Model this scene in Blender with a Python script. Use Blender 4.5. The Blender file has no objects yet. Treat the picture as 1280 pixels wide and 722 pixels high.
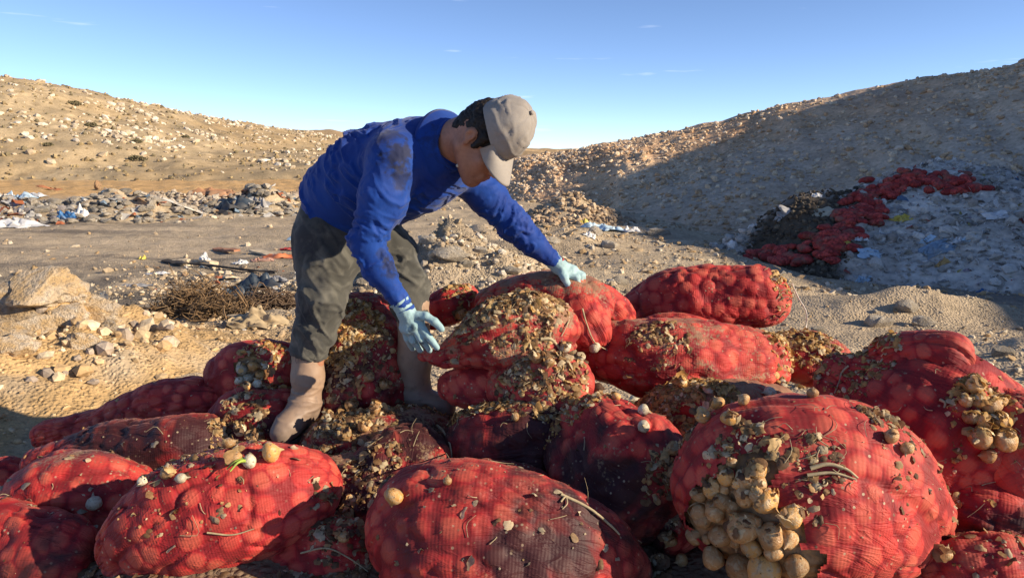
import bpy, bmesh, math, random
import numpy as np
from mathutils import Vector, Matrix
from mathutils.bvhtree import BVHTree

random.seed(7)
RNG = np.random.default_rng(7)
scene = bpy.context.scene
COL = scene.collection

# ---------------------------------------------------------------- camera, sky, sun, exposure
FPX, CW, CH = 931.0, 1280.0, 722.0
PITCH = math.radians(10.2)
CAM = np.array((0.0, 0.0, 1.6))
cam_data = bpy.data.cameras.new('camera')
cam_data.lens = FPX / CW * 36.0
cam_data.sensor_width = 36.0
cam_data.clip_start = 0.05
cam_data.clip_end = 6000
cam = bpy.data.objects.new('camera', cam_data)
COL.objects.link(cam)
cam.location = CAM
cam.rotation_euler = (math.pi / 2 - PITCH, 0, 0)
scene.camera = cam

SUN_EL, SUN_AZ = math.radians(21.5), math.radians(-18.0)   # azimuth from +X towards +Y
sun_dir = Vector((math.cos(SUN_EL) * math.cos(SUN_AZ), math.cos(SUN_EL) * math.sin(SUN_AZ), math.sin(SUN_EL)))
world = bpy.data.worlds.new('World')
scene.world = world
world.use_nodes = True
wn, wl = world.node_tree.nodes, world.node_tree.links
wn.clear()
w_out = wn.new('ShaderNodeOutputWorld'); w_bg = wn.new('ShaderNodeBackground'); w_sky = wn.new('ShaderNodeTexSky')
w_sky.sky_type = 'NISHITA'; w_sky.sun_disc = False
w_sky.sun_elevation = SUN_EL
w_sky.sun_rotation = math.pi / 2 - SUN_AZ
w_sky.altitude = 900; w_sky.air_density = 0.5; w_sky.dust_density = 0.05; w_sky.ozone_density = 1.0
w_bg.inputs['Strength'].default_value = 0.118
# thin high cloud wisps, laid out by direction over the whole sky
w_tc = wn.new('ShaderNodeTexCoord'); w_map = wn.new('ShaderNodeMapping')
w_map.inputs['Scale'].default_value = (2.2, 2.2, 26.0)
w_map.inputs['Location'].default_value = (1.37, 0.2, 0.55)
w_noise = wn.new('ShaderNodeTexNoise'); w_noise.inputs['Scale'].default_value = 2.6; w_noise.inputs['Detail'].default_value = 4
w_ramp = wn.new('ShaderNodeValToRGB')
w_ramp.color_ramp.elements[0].position = 0.66; w_ramp.color_ramp.elements[0].color = (0, 0, 0, 1)
w_ramp.color_ramp.elements[1].position = 0.80; w_ramp.color_ramp.elements[1].color = (0.5, 0.5, 0.5, 1)
w_mix = wn.new('ShaderNodeMix'); w_mix.data_type = 'RGBA'
w_mix.inputs[7].default_value = (6.5, 6.9, 7.4, 1)
wl.new(w_tc.outputs['Generated'], w_map.inputs['Vector']); wl.new(w_map.outputs['Vector'], w_noise.inputs['Vector'])
wl.new(w_noise.outputs['Fac'], w_ramp.inputs['Fac']); wl.new(w_ramp.outputs['Color'], w_mix.inputs[0])
w_tint = wn.new('ShaderNodeMix'); w_tint.data_type = 'RGBA'; w_tint.blend_type = 'MULTIPLY'; w_tint.inputs[0].default_value = 1.0
w_tint.inputs[7].default_value = (0.92, 0.97, 1.06, 1)      # camera white balance of the evening sky
wl.new(w_sky.outputs['Color'], w_tint.inputs[6]); wl.new(w_tint.outputs[2], w_mix.inputs[6]); wl.new(w_mix.outputs[2], w_bg.inputs['Color'])
wl.new(w_bg.outputs['Background'], w_out.inputs['Surface'])

sun_data = bpy.data.lights.new('sun', 'SUN')
sun_data.energy = 4.8; sun_data.angle = math.radians(0.55); sun_data.color = (1.0, 0.84, 0.62)
sun = bpy.data.objects.new('sun', sun_data); COL.objects.link(sun)
sun.rotation_euler = (-sun_dir).to_track_quat('-Z', 'Y').to_euler()
sun.location = (20, -8, 15)

vs = scene.view_settings
vs.view_transform = 'Standard'; vs.look = 'None'; vs.exposure = 0.80; vs.gamma = 1.0; vs.use_curve_mapping = False
scene.render.engine = 'CYCLES'
scene.cycles.max_bounces = 6
scene.cycles.use_denoising = True

# ---------------------------------------------------------------- helpers
SP, CP = math.sin(PITCH), math.cos(PITCH)
def pdir(px, py):
    a, b = (px - CW / 2) / FPX, (CH / 2 - py) / FPX
    return np.array((a, b * SP + CP, b * CP - SP))
def pix(px, py, Y):
    d = pdir(px, py)
    return CAM + d / d[1] * Y
def mpp(px, py, Y):                       # metres per photograph pixel at that point
    return Y / pdir(px, py)[1] / FPX
def proj(p):
    q = np.asarray(p) - CAM
    z = q[..., 1] * CP - q[..., 2] * SP
    u = q[..., 1] * SP + q[..., 2] * CP
    return CW / 2 + q[..., 0] / z * FPX, CH / 2 - u / z * FPX

def _hash(ix, iy, iz, s):
    h = (ix.astype(np.int64) * 374761393 + iy.astype(np.int64) * 668265263 + iz.astype(np.int64) * 2147483647 + s * 1274126177) & 0xffffffff
    h = ((h ^ (h >> 13)) * 1274126177) & 0xffffffff
    h = (h ^ (h >> 16)) & 0xffffffff
    return h.astype(np.float64) / 4294967295.0
def vnoise(p, s=0):
    p = np.asarray(p, float)
    i = np.floor(p).astype(np.int64); f = p - i
    f = f * f * (3 - 2 * f)
    r = 0
    for dx in (0, 1):
        wx = f[..., 0] if dx else 1 - f[..., 0]
        for dy in (0, 1):
            wy = f[..., 1] if dy else 1 - f[..., 1]
            for dz in (0, 1):
                wz = f[..., 2] if dz else 1 - f[..., 2]
                r = r + wx * wy * wz * _hash(i[..., 0] + dx, i[..., 1] + dy, i[..., 2] + dz, s)
    return r * 2 - 1
def fbm(p, oct=4, s=0, gain=0.5):
    p = np.asarray(p, float); r = 0; a = 1.0
    for o in range(oct):
        r = r + a * vnoise(p * 2 ** o + 17.3 * o, s + o); a *= gain
    return r
def xyz(x, y, k=1.0, z=0.0):
    return np.stack((np.asarray(x) * k, np.asarray(y) * k, np.zeros_like(np.asarray(x, float)) + z), -1)
def sstep(a, b, x):
    t = np.clip((np.asarray(x, float) - a) / (b - a), 0, 1)
    return t * t * (3 - 2 * t)

def link(name, me, mat=None, parent=None, smooth=True):
    o = bpy.data.objects.new(name, me)
    COL.objects.link(o)
    if mat is not None and len(me.materials) == 0: me.materials.append(mat)
    if parent is not None: o.parent = parent
    return o
def mesh_np(name, verts, faces, smooth=True, colors=None, uv=None, extra=None):
    """faces: (n,k) int array of equal-sided faces; colors: (nverts,3)"""
    verts = np.asarray(verts, np.float32).reshape(-1, 3); faces = np.asarray(faces, np.int32)
    n, k = faces.shape
    me = bpy.data.meshes.new(name)
    me.vertices.add(len(verts)); me.vertices.foreach_set('co', verts.ravel())
    me.loops.add(n * k); me.loops.foreach_set('vertex_index', faces.ravel())
    me.polygons.add(n); me.polygons.foreach_set('loop_start', np.arange(0, n * k, k, dtype=np.int32))
    me.polygons.foreach_set('use_smooth', np.full(n, smooth, dtype=bool))
    if colors is not None:
        c = np.ones((len(verts), 4), np.float32); c[:, :3] = colors
        at = me.color_attributes.new('tint', 'FLOAT_COLOR', 'POINT'); at.data.foreach_set('color', c.ravel())
    if extra is not None:
        for nm, c3 in extra.items():
            c = np.ones((len(verts), 4), np.float32); c[:, :3] = c3
            at = me.color_attributes.new(nm, 'FLOAT_COLOR', 'POINT'); at.data.foreach_set('color', c.ravel())
    if uv is not None:
        ul = me.uv_layers.new(name='UVMap'); ul.data.foreach_set('uv', np.asarray(uv, np.float32)[faces.ravel()].ravel())
    me.update(calc_edges=True); me.validate()
    return me
def grid_faces(nu, nv, closed_v=False):
    i = np.arange(nu - 1)[:, None]; m = nv if closed_v else nv - 1
    j = np.arange(m)[None, :]; j2 = (j + 1) % nv
    return np.stack(np.broadcast_arrays(i * nv + j, i * nv + j2, (i + 1) * nv + j2, (i + 1) * nv + j), -1).reshape(-1, 4)
def tag(o, label=None, cat=None, group=None, kind=None):
    if label: o['label'] = label
    if cat: o['category'] = cat
    if group: o['group'] = group
    if kind: o['kind'] = kind
    return o
def empty(name, loc=(0, 0, 0)):
    o = bpy.data.objects.new(name, None); COL.objects.link(o); o.location = loc; o.empty_display_size = 0.1
    return o
def mesh_normals(v, f):
    n = np.zeros_like(v)
    fn = np.cross(v[f[:, 2]] - v[f[:, 0]], v[f[:, 3 % f.shape[1]]] - v[f[:, 1]]) if f.shape[1] == 4 else np.cross(v[f[:, 1]] - v[f[:, 0]], v[f[:, 2]] - v[f[:, 0]])
    for k in range(f.shape[1]): np.add.at(n, f[:, k], fn)
    return n / np.maximum(np.linalg.norm(n, axis=1, keepdims=True), 1e-9)
def ico(sub):
    bm = bmesh.new(); bmesh.ops.create_icosphere(bm, subdivisions=sub, radius=1)
    v = np.array([x.co[:] for x in bm.verts]); f = np.array([[q.index for q in x.verts] for x in bm.faces]); bm.free()
    return v, f
def rand_rot(n, rng, tilt=1.0):
    """n rotation matrices: free spin about z, limited tilt"""
    a = rng.uniform(0, 2 * np.pi, n); b = rng.uniform(-tilt, tilt, n) * 1.2; c = rng.uniform(-tilt, tilt, n) * 1.2
    ca, sa, cb, sb, cc, sc = np.cos(a), np.sin(a), np.cos(b), np.sin(b), np.cos(c), np.sin(c)
    o, z = np.ones(n), np.zeros(n)
    Rz = np.stack((ca, -sa, z, sa, ca, z, z, z, o), -1).reshape(n, 3, 3)
    Rx = np.stack((o, z, z, z, cb, -sb, z, sb, cb), -1).reshape(n, 3, 3)
    Ry = np.stack((cc, z, sc, z, o, z, -sc, z, cc), -1).reshape(n, 3, 3)
    return Rx @ Ry @ Rz
def scatter(templates, pos, scl, rot, cols, rng):
    """join many copies of small templates into arrays (verts, faces, colours); scl (n,3)"""
    V, F, C = [], [], []; off = 0
    pick = rng.integers(0, len(templates), len(pos))
    for t, (tv, tf) in enumerate(templates):
        idx = np.nonzero(pick == t)[0]
        if len(idx) == 0: continue
        v = np.einsum('nij,nkj->nki', rot[idx], tv[None] * scl[idx][:, None, :]) + pos[idx][:, None, :]
        f = tf[None] + (np.arange(len(idx)) * len(tv))[:, None, None] + off
        V.append(v.reshape(-1, 3)); F.append(f.reshape(-1, tf.shape[1])); C.append(np.repeat(cols[idx], len(tv), 0))
        off += len(idx) * len(tv)
    return np.concatenate(V), np.concatenate(F), np.concatenate(C)
def rock_template(seed, sub=1, rough=0.22):
    v, f = ico(sub); r = np.random.default_rng(seed)
    if sub <= 1:
        v = v * (1 + r.uniform(-rough, rough, (len(v), 1)))
    else:
        v = v * (1 + 0.30 * fbm(v * 1.1 + seed * 3.1, 2, seed)[:, None] + 0.16 * fbm(v * 3.5 + seed, 4, seed + 9)[:, None])
        for _ in range(7):                       # knock flat facets off
            d = r.normal(size=3); d /= np.linalg.norm(d); h = r.uniform(0.55, 0.85)
            s = v @ d; v = v - np.maximum(s - h, 0)[:, None] * d * 0.9
    return v, f
STONES = [rock_template(s) for s in range(8)]
def frame_from(n):
    n = n / np.linalg.norm(n); a = np.array((1.0, 0, 0)) if abs(n[0]) < 0.8 else np.array((0, 1.0, 0))
    t = np.cross(a, n); t /= np.linalg.norm(t)
    return np.stack((t, np.cross(n, t), n), 1)
def tube(points, radii, sides=6):
    """tube mesh arrays along points, closed ends"""
    P = np.asarray(points, float); n = len(P); R = np.broadcast_to(np.asarray(radii, float), (n,))
    T = np.gradient(P, axis=0); T /= np.maximum(np.linalg.norm(T, axis=1, keepdims=True), 1e-9)
    up = np.array((0.13, 0.21, 0.97)); N = np.cross(T, up); N /= np.maximum(np.linalg.norm(N, axis=1, keepdims=True), 1e-9); B = np.cross(T, N)
    a = np.linspace(0, 2 * np.pi, sides, endpoint=False)
    v = P[:, None] + R[:, None, None] * (N[:, None] * np.cos(a)[None, :, None] + B[:, None] * np.sin(a)[None, :, None])
    return v.reshape(-1, 3), grid_faces(n, sides, True)
def join(parts):
    V, F, off = [], [], 0
    for v, f in parts:
        V.append(v); F.append(np.asarray(f) + off); off += len(v)
    return np.concatenate(V), np.concatenate(F)
def crom(P, m):
    """Catmull-Rom through rows of P, m samples"""
    P = np.asarray(P, float); n = len(P)
    Q = np.vstack((2 * P[0] - P[1], P, 2 * P[-1] - P[-2]))
    t = np.linspace(0, n - 1 - 1e-9, m); i = t.astype(int); f = (t - i)[:, None]
    p0, p1, p2, p3 = Q[i], Q[i + 1], Q[i + 2], Q[i + 3]
    return 0.5 * (2 * p1 + (p2 - p0) * f + (2 * p0 - 5 * p1 + 4 * p2 - p3) * f ** 2 + (3 * p1 - p0 - 3 * p2 + p3) * f ** 3)

# ---------------------------------------------------------------- materials
class NB:
    def __init__(s, name):
        s.m = bpy.data.materials.new(name); s.m.use_nodes = True
        s.t = s.m.node_tree; s.n = s.t.nodes; s.l = s.t.links; s.n.clear()
        s.out = s.n.new('ShaderNodeOutputMaterial'); s.b = s.n.new('ShaderNodeBsdfPrincipled')
        s.l.new(s.b.outputs[0], s.out.inputs[0])
        s.geo = None
    def pos(s):
        if s.geo is None: s.geo = s.n.new('ShaderNodeNewGeometry')
        return s.geo.outputs['Position']
    def obj(s):
        return s.n.new('ShaderNodeTexCoord').outputs['Object']
    def uv(s):
        return s.n.new('ShaderNodeTexCoord').outputs['UV']
    def noise(s, scale, detail=3, vec=None, rough=0.55, dist=0.0, out='Fac'):
        n = s.n.new('ShaderNodeTexNoise'); n.inputs['Scale'].default_value = scale; n.inputs['Detail'].default_value = detail
        n.inputs['Roughness'].default_value = rough; n.inputs['Distortion'].default_value = dist
        s.l.new(vec if vec is not None else s.pos(), n.inputs['Vector']); return n.outputs[out]
    def vor(s, scale, vec=None, feat='F1', out='Distance'):
        n = s.n.new('ShaderNodeTexVoronoi'); n.inputs['Scale'].default_value = scale; n.feature = feat
        s.l.new(vec if vec is not None else s.pos(), n.inputs['Vector']); return n.outputs[out]
    def mapv(s, vec, scale=(1, 1, 1), rot=(0, 0, 0), loc=(0, 0, 0)):
        n = s.n.new('ShaderNodeMapping'); n.inputs['Scale'].default_value = scale; n.inputs['Rotation'].default_value = rot; n.inputs['Location'].default_value = loc
        s.l.new(vec, n.inputs['Vector']); return n.outputs[0]
    def ramp(s, fac, stops, interp='LINEAR'):
        n = s.n.new('ShaderNodeValToRGB'); r = n.color_ramp; r.interpolation = interp
        while len(r.elements) < len(stops): r.elements.new(0.5)
        for e, (p, c) in zip(r.elements, stops):
            e.position = p; e.color = (c, c, c, 1) if isinstance(c, (int, float)) else (*c[:3], 1)
        s.l.new(fac, n.inputs[0]); return n.outputs[0]
    def _in(s, sock, v):
        if isinstance(v, (int, float)): sock.default_value = v
        elif isinstance(v, tuple): sock.default_value = (*v[:3], 1) if sock.type == 'RGBA' else v
        else: s.l.new(v, sock)
    def mix(s, fac, a, b, mode='MIX'):
        n = s.n.new('ShaderNodeMix'); n.data_type = 'RGBA'; n.blend_type = mode
        s._in(n.inputs[0], fac); s._in(n.inputs[6], a); s._in(n.inputs[7], b); return n.outputs[2]
    def math(s, op, a, b=0.0, clamp=False):
        n = s.n.new('ShaderNodeMath'); n.operation = op; n.use_clamp = clamp
        s._in(n.inputs[0], a); s._in(n.inputs[1], b); return n.outputs[0]
    def attr(s, name, typ='GEOMETRY', out='Color'):
        n = s.n.new('ShaderNodeAttribute'); n.attribute_name = name; n.attribute_type = typ; return n.outputs[out]
    def sep(s, col):
        n = s.n.new('ShaderNodeSeparateColor'); s.l.new(col, n.inputs[0]); return n.outputs
    def sepv(s, v):
        n = s.n.new('ShaderNodeSeparateXYZ'); s.l.new(v, n.inputs[0]); return n.outputs
    def rnd(s):
        return s.n.new('ShaderNodeObjectInfo').outputs['Random']
    def bump(s, h, strength=0.5, dist=0.01, prev=None):
        n = s.n.new('ShaderNodeBump'); n.inputs['Strength'].default_value = strength; n.inputs['Distance'].default_value = dist
        s.l.new(h, n.inputs['Height'])
        if prev is not None: s.l.new(prev, n.inputs['Normal'])
        return n.outputs[0]
    def done(s, col, rough=0.9, nrm=None, spec=0.3, **kw):
        s._in(s.b.inputs['Base Color'], col); s._in(s.b.inputs['Roughness'], rough); s.b.inputs['Specular IOR Level'].default_value = spec
        if nrm is not None: s.l.new(nrm, s.b.inputs['Normal'])
        for k, v in kw.items(): s._in(s.b.inputs[k.replace('_', ' ')], v)
        return s.m

def soil_material(name, grain=60.0, streak=0.0):
    """tinted by the mesh's own soil colour, broken up by grain, pebbles and patches"""
    m = NB(name); t = m.attr('tint')
    n1 = m.noise(0.9, 5); n2 = m.noise(9, 5); n3 = m.noise(grain, 4)
    c = m.mix(1.0, t, m.ramp(n1, [(0.25, 0.72), (0.75, 1.25)]), 'MULTIPLY')
    c = m.mix(1.0, c, m.ramp(n2, [(0.25, 0.70), (0.5, 1.0), (0.75, 1.25)]), 'MULTIPLY')
    vc = m.vor(grain * 0.55, out='Color'); vd = m.vor(grain * 0.55)
    peb = m.sep(vc)
    c = m.mix(m.math('MULTIPLY', m.ramp(peb[0], [(0.45, 0), (0.7, 0.8)]), m.ramp(vd, [(0.30, 1.0), (0.5, 0.0)])), c,
              m.mix(peb[1], m.mix(1.0, t, (1.5, 1.5, 1.5), 'MULTIPLY'), m.mix(1.0, t, (0.6, 0.58, 0.56), 'MULTIPLY')))
    b = m.bump(n3, 0.6, 0.012); b = m.bump(m.ramp(vd, [(0, 1.0), (0.6, 0.0)]), 0.6, 0.02, b); b = m.bump(n2, 0.5, 0.05, b)
    return m.done(c, 0.95, b, 0.15)
M_GROUND = soil_material('soil_near', 70)
M_HILL = soil_material('soil_hill', 2.2)
M_BANK = soil_material('soil_bank', 9)
M_HEAP = soil_material('soil_heap', 22)

def stone_material(name, k=1.0):
    m = NB(name); t = m.attr('tint')
    n1 = m.noise(6 * k, 5); n2 = m.noise(40 * k, 3)
    c = m.mix(1.0, t, m.ramp(n1, [(0.25, 0.7), (0.75, 1.25)]), 'MULTIPLY')
    c = m.mix(1.0, c, m.ramp(n2, [(0.3, 0.8), (0.7, 1.15)]), 'MULTIPLY')
    return m.done(c, 0.92, m.bump(n2, 0.5, 0.01), 0.2)
M_STONE = stone_material('stone_tinted')
def rock_material(name, base, dark, stain):
    m = NB(name); r = m.rnd(); o = m.obj()
    n1 = m.noise(1.6, 6, o, dist=0.6); n2 = m.noise(9, 5, o); n3 = m.noise(35, 3, o)
    c = m.mix(m.ramp(n1, [(0.35, 0), (0.62, 1)]), base, stain)
    c = m.mix(m.ramp(n2, [(0.5, 0), (0.72, 0.8)]), c, dark)
    c = m.mix(1.0, c, m.ramp(r, [(0, 0.7), (1, 1.2)]), 'MULTIPLY')
    return m.done(c, 0.92, m.bump(n3, 0.4, 0.03, m.bump(n2, 0.6, 0.12)), 0.2)
M_ROCK_CREAM = rock_material('rock_cream', (0.60, 0.51, 0.40), (0.19, 0.16, 0.14), (0.55, 0.38, 0.20))
M_ROCK_WHITE = rock_material('rock_white', (0.50, 0.45, 0.38), (0.20, 0.18, 0.16), (0.40, 0.34, 0.26))
M_ROCK_GREY = rock_material('rock_grey', (0.33, 0.31, 0.28), (0.14, 0.13, 0.125), (0.30, 0.26, 0.2))
def plain(name, col, rough=0.7, var=0.3, scale=20, spec=0.3, bump=0.3, bd=0.004):
    m = NB(name); o = m.obj(); n = m.noise(scale, 5, o); n2 = m.noise(scale * 0.2, 3, o)
    c = m.mix(1.0, col, m.ramp(n, [(0.25, 1 - var), (0.75, 1 + var)]), 'MULTIPLY')
    c = m.mix(m.ramp(n2, [(0.5, 0), (0.75, 0.5)]), c, (0.25, 0.20, 0.14))
    return m.done(c, rough, m.bump(n, bump, bd), spec)
# ---------------------------------------------------------------- ground: one sheet to the horizon
def heap_bump(x, y, cx, cy, rx, ry, h, p=1.5):
    r = np.sqrt(((x - cx) / rx) ** 2 + ((y - cy) / ry) ** 2)
    return h * (np.sqrt(np.clip(1 - r, 0, 1) ** 2 + 0.02) - 0.1414) / 0.868 * sstep(1.0, 0.8, r) ** 0.5 * (1 - 0.0 * p)
MOUND = (-3.25, 5.0)
def ground_h(x, y):
    p = xyz(x, y)
    h = 0.035 * fbm(p * 0.8, 4, 3) + 0.012 * fbm(p * 5, 3, 8)
    far = sstep(12, 40, np.hypot(x, y))
    h = h * (1 + 2.0 * far)
    # yellow soil mound
    w = 0.10 * fbm(p * 2.2, 4, 21) + 0.05 * np.abs(fbm(p * 5.0, 4, 23))
    r = np.sqrt(((x - MOUND[0]) / 1.95) ** 2 + ((y - MOUND[1]) / 1.6) ** 2)
    h = h + (0.70 + 1.2 * w) * (np.sqrt(np.clip(1 - r, 0, 1) ** 2 + 0.03) - 0.173) + w * 0.5 * sstep(1.1, 0.3, r)
    r4 = np.sqrt(((x + 4.2) / 1.5) ** 2 + ((y - 5.3) / 1.3) ** 2); h = h + (0.22 + w) * np.clip(1 - r4, 0, 1)
    r2 = np.sqrt(((x + 3.4) / 2.2) ** 2 + ((y - 3.9) / 1.2) ** 2)
    h = h + 0.28 * np.clip(1 - r2, 0, 1)
    # earth under the onion pile
    r3 = np.sqrt(((x - 0.25) / 2.35) ** 2 + ((y - 2.15) / 1.45) ** 2)
    h = h + 0.44 * sstep(1.0, 0.5, r3) + 0.12 * sstep(0.6, 0.1, np.hypot(x - 0.3, (y - 2.75) * 1.4))
    # rubble rise behind the worker and the small heaps beyond it
    n = 1 + 0.5 * fbm(p * 1.6, 3, 31)
    h = h + heap_bump(x, y, -0.75, 8.6, 2.3, 2.0, 0.62, 1.2) * n
    h = h + heap_bump(x, y, 1.55, 18.3, 1.6, 1.6, 0.55, 1.1) * n
    h = h + heap_bump(x, y, 0.2, 13.5, 2.4, 2.0, 0.40, 1.2) * n
    h = h + heap_bump(x, y, -2.3, 6.7, 1.5, 1.0, 0.16, 1.0) * n
    # low berms along the edge of the tipping floor
    h = h + heap_bump(x, y, 4.1, 7.6, 1.9, 0.7, 0.22, 1.0) * n + heap_bump(x, y, 2.4, 8.4, 2.2, 0.9, 0.12, 1.0) * n
    h = h + heap_bump(x, y, 4.2, 5.2, 1.8, 0.9, 0.34, 1.0) * n
    # rubble row on the left, beyond the road
    for cx, cy, rx, ry, hh in LEFT_HEAPS: h = h + heap_bump(x, y, cx, cy, rx, ry, hh, 1.0) * n
    # the tipping floor falls away to the refuse heap
    h = h - 0.25 * sstep(3.2, 5.2, x) * sstep(7.5, 10, y) * sstep(40, 24, y)
    return h
LEFT_HEAPS = [(-13.2, 18.6, 2.8, 1.8, 0.75), (-10.4, 19.6, 2.5, 1.8, 0.62), (-7.3, 21.8, 2.0, 1.6, 0.60), (-11.5, 25.5, 4.5, 2.0, 0.30), (-7.0, 26.5, 3.2, 2.0, 0.34), (-5.4, 23.5, 1.6, 1.6, 0.5)]
def ground_tint(x, y):
    p = xyz(x, y)
    grey = np.array((0.41, 0.325, 0.225)); ochre = np.array((0.44, 0.295, 0.145)); pale = np.array((0.50, 0.40, 0.27))
    sand = np.array((0.60, 0.38, 0.17)); dark = np.array((0.12, 0.105, 0.09)); drydark = np.array((0.19, 0.165, 0.14))
    c = np.broadcast_to(grey, p.shape).copy()
    def put(col, m):
        nonlocal c
        c = c * (1 - m[..., None]) + col * m[..., None]
    n = fbm(p * 0.7, 4, 41); n2 = fbm(p * 2.5, 4, 43)
    put(pale, sstep(-0.1, 0.6, n))
    # road with long wheel streaks
    road = sstep(9.2, 10.5, y + 0.12 * x) * sstep(19.0, 16.0, y + 0.12 * x) * sstep(2.0, -1.5, x)
    st = fbm(np.stack((x * 0.12, (y + 0.12 * x) * 1.5, x * 0), -1), 4, 51)
    put(grey * 1.1, road * 0.8); put(dark, road * sstep(0.15, 0.75, st) * 0.75)
    put(dark, sstep(-0.5, 0.15, n2 + n * 0.5) * sstep(5.6, 6.8, y) * sstep(11.5, 9.0, y) * sstep(0.0, -1.5, x) * 0.85)
    put(drydark, sstep(4.2, 6.5, x) * sstep(6, 8, y) * 0.9)
    # sandy track below the hill and the land beyond
    put(sand, sstep(27.0, 29.5, y) * sstep(-0.6, 0.2, n2 * 0.3 + 0.2))
    # ochre soil round the mound
    r = np.sqrt(((x + 3.2) / 2.5) ** 2 + ((y - 4.6) / 2.1) ** 2) + 0.12 * n2
    put(ochre, sstep(1.05, 0.75, r) * sstep(-0.9, 0.2, n2 + 0.3))
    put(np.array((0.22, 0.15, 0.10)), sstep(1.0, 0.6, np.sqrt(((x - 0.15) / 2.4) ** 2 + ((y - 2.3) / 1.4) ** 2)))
    return c
def build_ground():
    ang = np.concatenate((np.linspace(-180, -52, 40, endpoint=False), np.linspace(-50, 50, 460), np.linspace(52, 180, 41)[1:]))[:-1]
    ang = np.radians(np.unique(ang))
    rad = np.concatenate(([0.05], np.geomspace(0.8, 45, 360), np.geomspace(47, 5000, 60)))
    R, A = np.meshgrid(rad, ang, indexing='ij')
    x, y = R * np.sin(A), R * np.cos(A)
    z = ground_h(x, y)
    v = np.stack((x, y, z), -1).reshape(-1, 3)
    me = mesh_np('ground', v, grid_faces(len(rad), len(ang), True)[:, ::-1], colors=ground_tint(x, y).reshape(-1, 3))
    return tag(link('ground', me, M_GROUND), kind='structure')
GROUND = build_ground()

# ---------------------------------------------------------------- rocky hill, far hills
def hill(name, prof, y_base, nr, nx, amp, tint, mat, seed, back=1.5):
    """prof: (px, crest py, crest Y) of the skyline; slope runs from y_base up to the crest and falls behind it"""
    prof = np.asarray(prof, float)
    px = np.linspace(prof[0, 0], prof[-1, 0], nx)
    cy = np.interp(px, prof[:, 0], prof[:, 1]); cY = np.interp(px, prof[:, 0], prof[:, 2])
    # smooth the skyline
    k = np.hanning(41); k /= k.sum()
    cy = np.convolve(np.pad(cy, 20, 'edge'), k, 'valid'); cY = np.convolve(np.pad(cY, 20, 'edge'), k, 'valid')
    zc = 1.6 + np.array([pdir(a, b)[2] / pdir(a, b)[1] for a, b in zip(px, cy)]) * cY
    xs = (px - CW / 2) / FPX
    t = np.linspace(0, back, nr)
    Y = y_base + (cY[None] - y_base) * t[:, None]
    prof_t = np.where(t < 1, np.sin(np.clip(t, 0, 1) * np.pi / 2) ** 1.15, 1 - 0.6 * (t - 1) ** 1.4)
    X = xs[None] * Y / pdir(640, 230)[1] * 1.0
    X = np.array([[(a - CW / 2) / FPX / pdir(a, 210)[1] for a in px]]) * Y
    Z = -0.3 + (zc[None] + 0.3) * prof_t[:, None]
    p = np.stack((X, Y, Z), -1)
    Z = Z + amp * fbm(p * 0.05, 3, seed) * np.sin(np.clip(t, 0, 1) * np.pi)[:, None] + amp * 0.22 * fbm(p * 0.35, 4, seed + 5)
    v = np.stack((X, Y, Z), -1)
    c = tint(v)
    me = mesh_np(name, v.reshape(-1, 3), grid_faces(nr, nx)[:, ::-1], colors=c.reshape(-1, 3))
    return tag(link(name, me, mat), kind='structure'), v
def tint_rocky(v):
    n = fbm(v * np.array((0.10, 0.10, 0.3)), 4, 61)[..., None]; n2 = fbm(v * 0.5, 3, 66)[..., None]
    a = np.array((0.38, 0.27, 0.145)); b = np.array((0.46, 0.35, 0.21)); d = np.array((0.25, 0.20, 0.13))
    w = np.clip(0.5 + n * 0.9, 0, 1); c = a * (1 - w) + b * w
    return c * (1 - np.clip(n2, 0, 0.6)) + d * np.clip(n2, 0, 0.6)
def tint_plain(v):
    n = fbm(v * 0.02, 4, 71)[..., None]
    return np.array((0.37, 0.26, 0.145)) * (1 + 0.35 * n)
far_hill, _ = hill('far_hill', [(60, 175, 330), (200, 166, 320), (300, 157, 310), (380, 163, 300), (430, 167, 290), (520, 178, 285), (620, 186, 280), (700, 190, 280), (800, 193, 280), (1000, 196, 280)], 190, 40, 240, 1.6, tint_plain, M_HILL, 3)
rocky_hill, HV = hill('rocky_hill', [(-900, 60, 62), (-400, 70, 66), (-200, 80, 70), (0, 97, 76), (100, 113, 82), (200, 137, 90), (300, 156, 100), (380, 167, 108), (430, 176, 112), (500, 188, 116), (560, 196, 118)], 46, 130, 420, 1.1, tint_rocky, M_HILL, 1)
def bvh_of(objs):
    V, F, off = [], [], 0
    for o in objs:
        me = o.data; n = len(me.vertices)
        co = np.empty(n * 3, np.float32); me.vertices.foreach_get('co', co); co = co.reshape(-1, 3)
        M = np.array(o.matrix_world); co = co @ M[:3, :3].T + M[:3, 3]
        V.append(co); F += [[i + off for i in p.vertices] for p in me.polygons]; off += n
    return BVHTree.FromPolygons(np.concatenate(V).tolist(), F)
def at_pixel(bvh, px, py):
    d = Vector(pdir(px, py)).normalized()
    h = bvh.ray_cast(Vector(CAM), d)
    if h[0] is None: return None, None
    n = np.array(h[1]); return np.array(h[0]), (-n if n @ np.array(d) > 0 else n)
def on_top(bvh, x, y, z=30.0):
    h = bvh.ray_cast(Vector((x, y, z)), Vector((0, 0, -1)))
    if h[0] is None: return None, None
    n = np.array(h[1]); return np.array(h[0]), (-n if n[2] < 0 else n)

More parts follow.
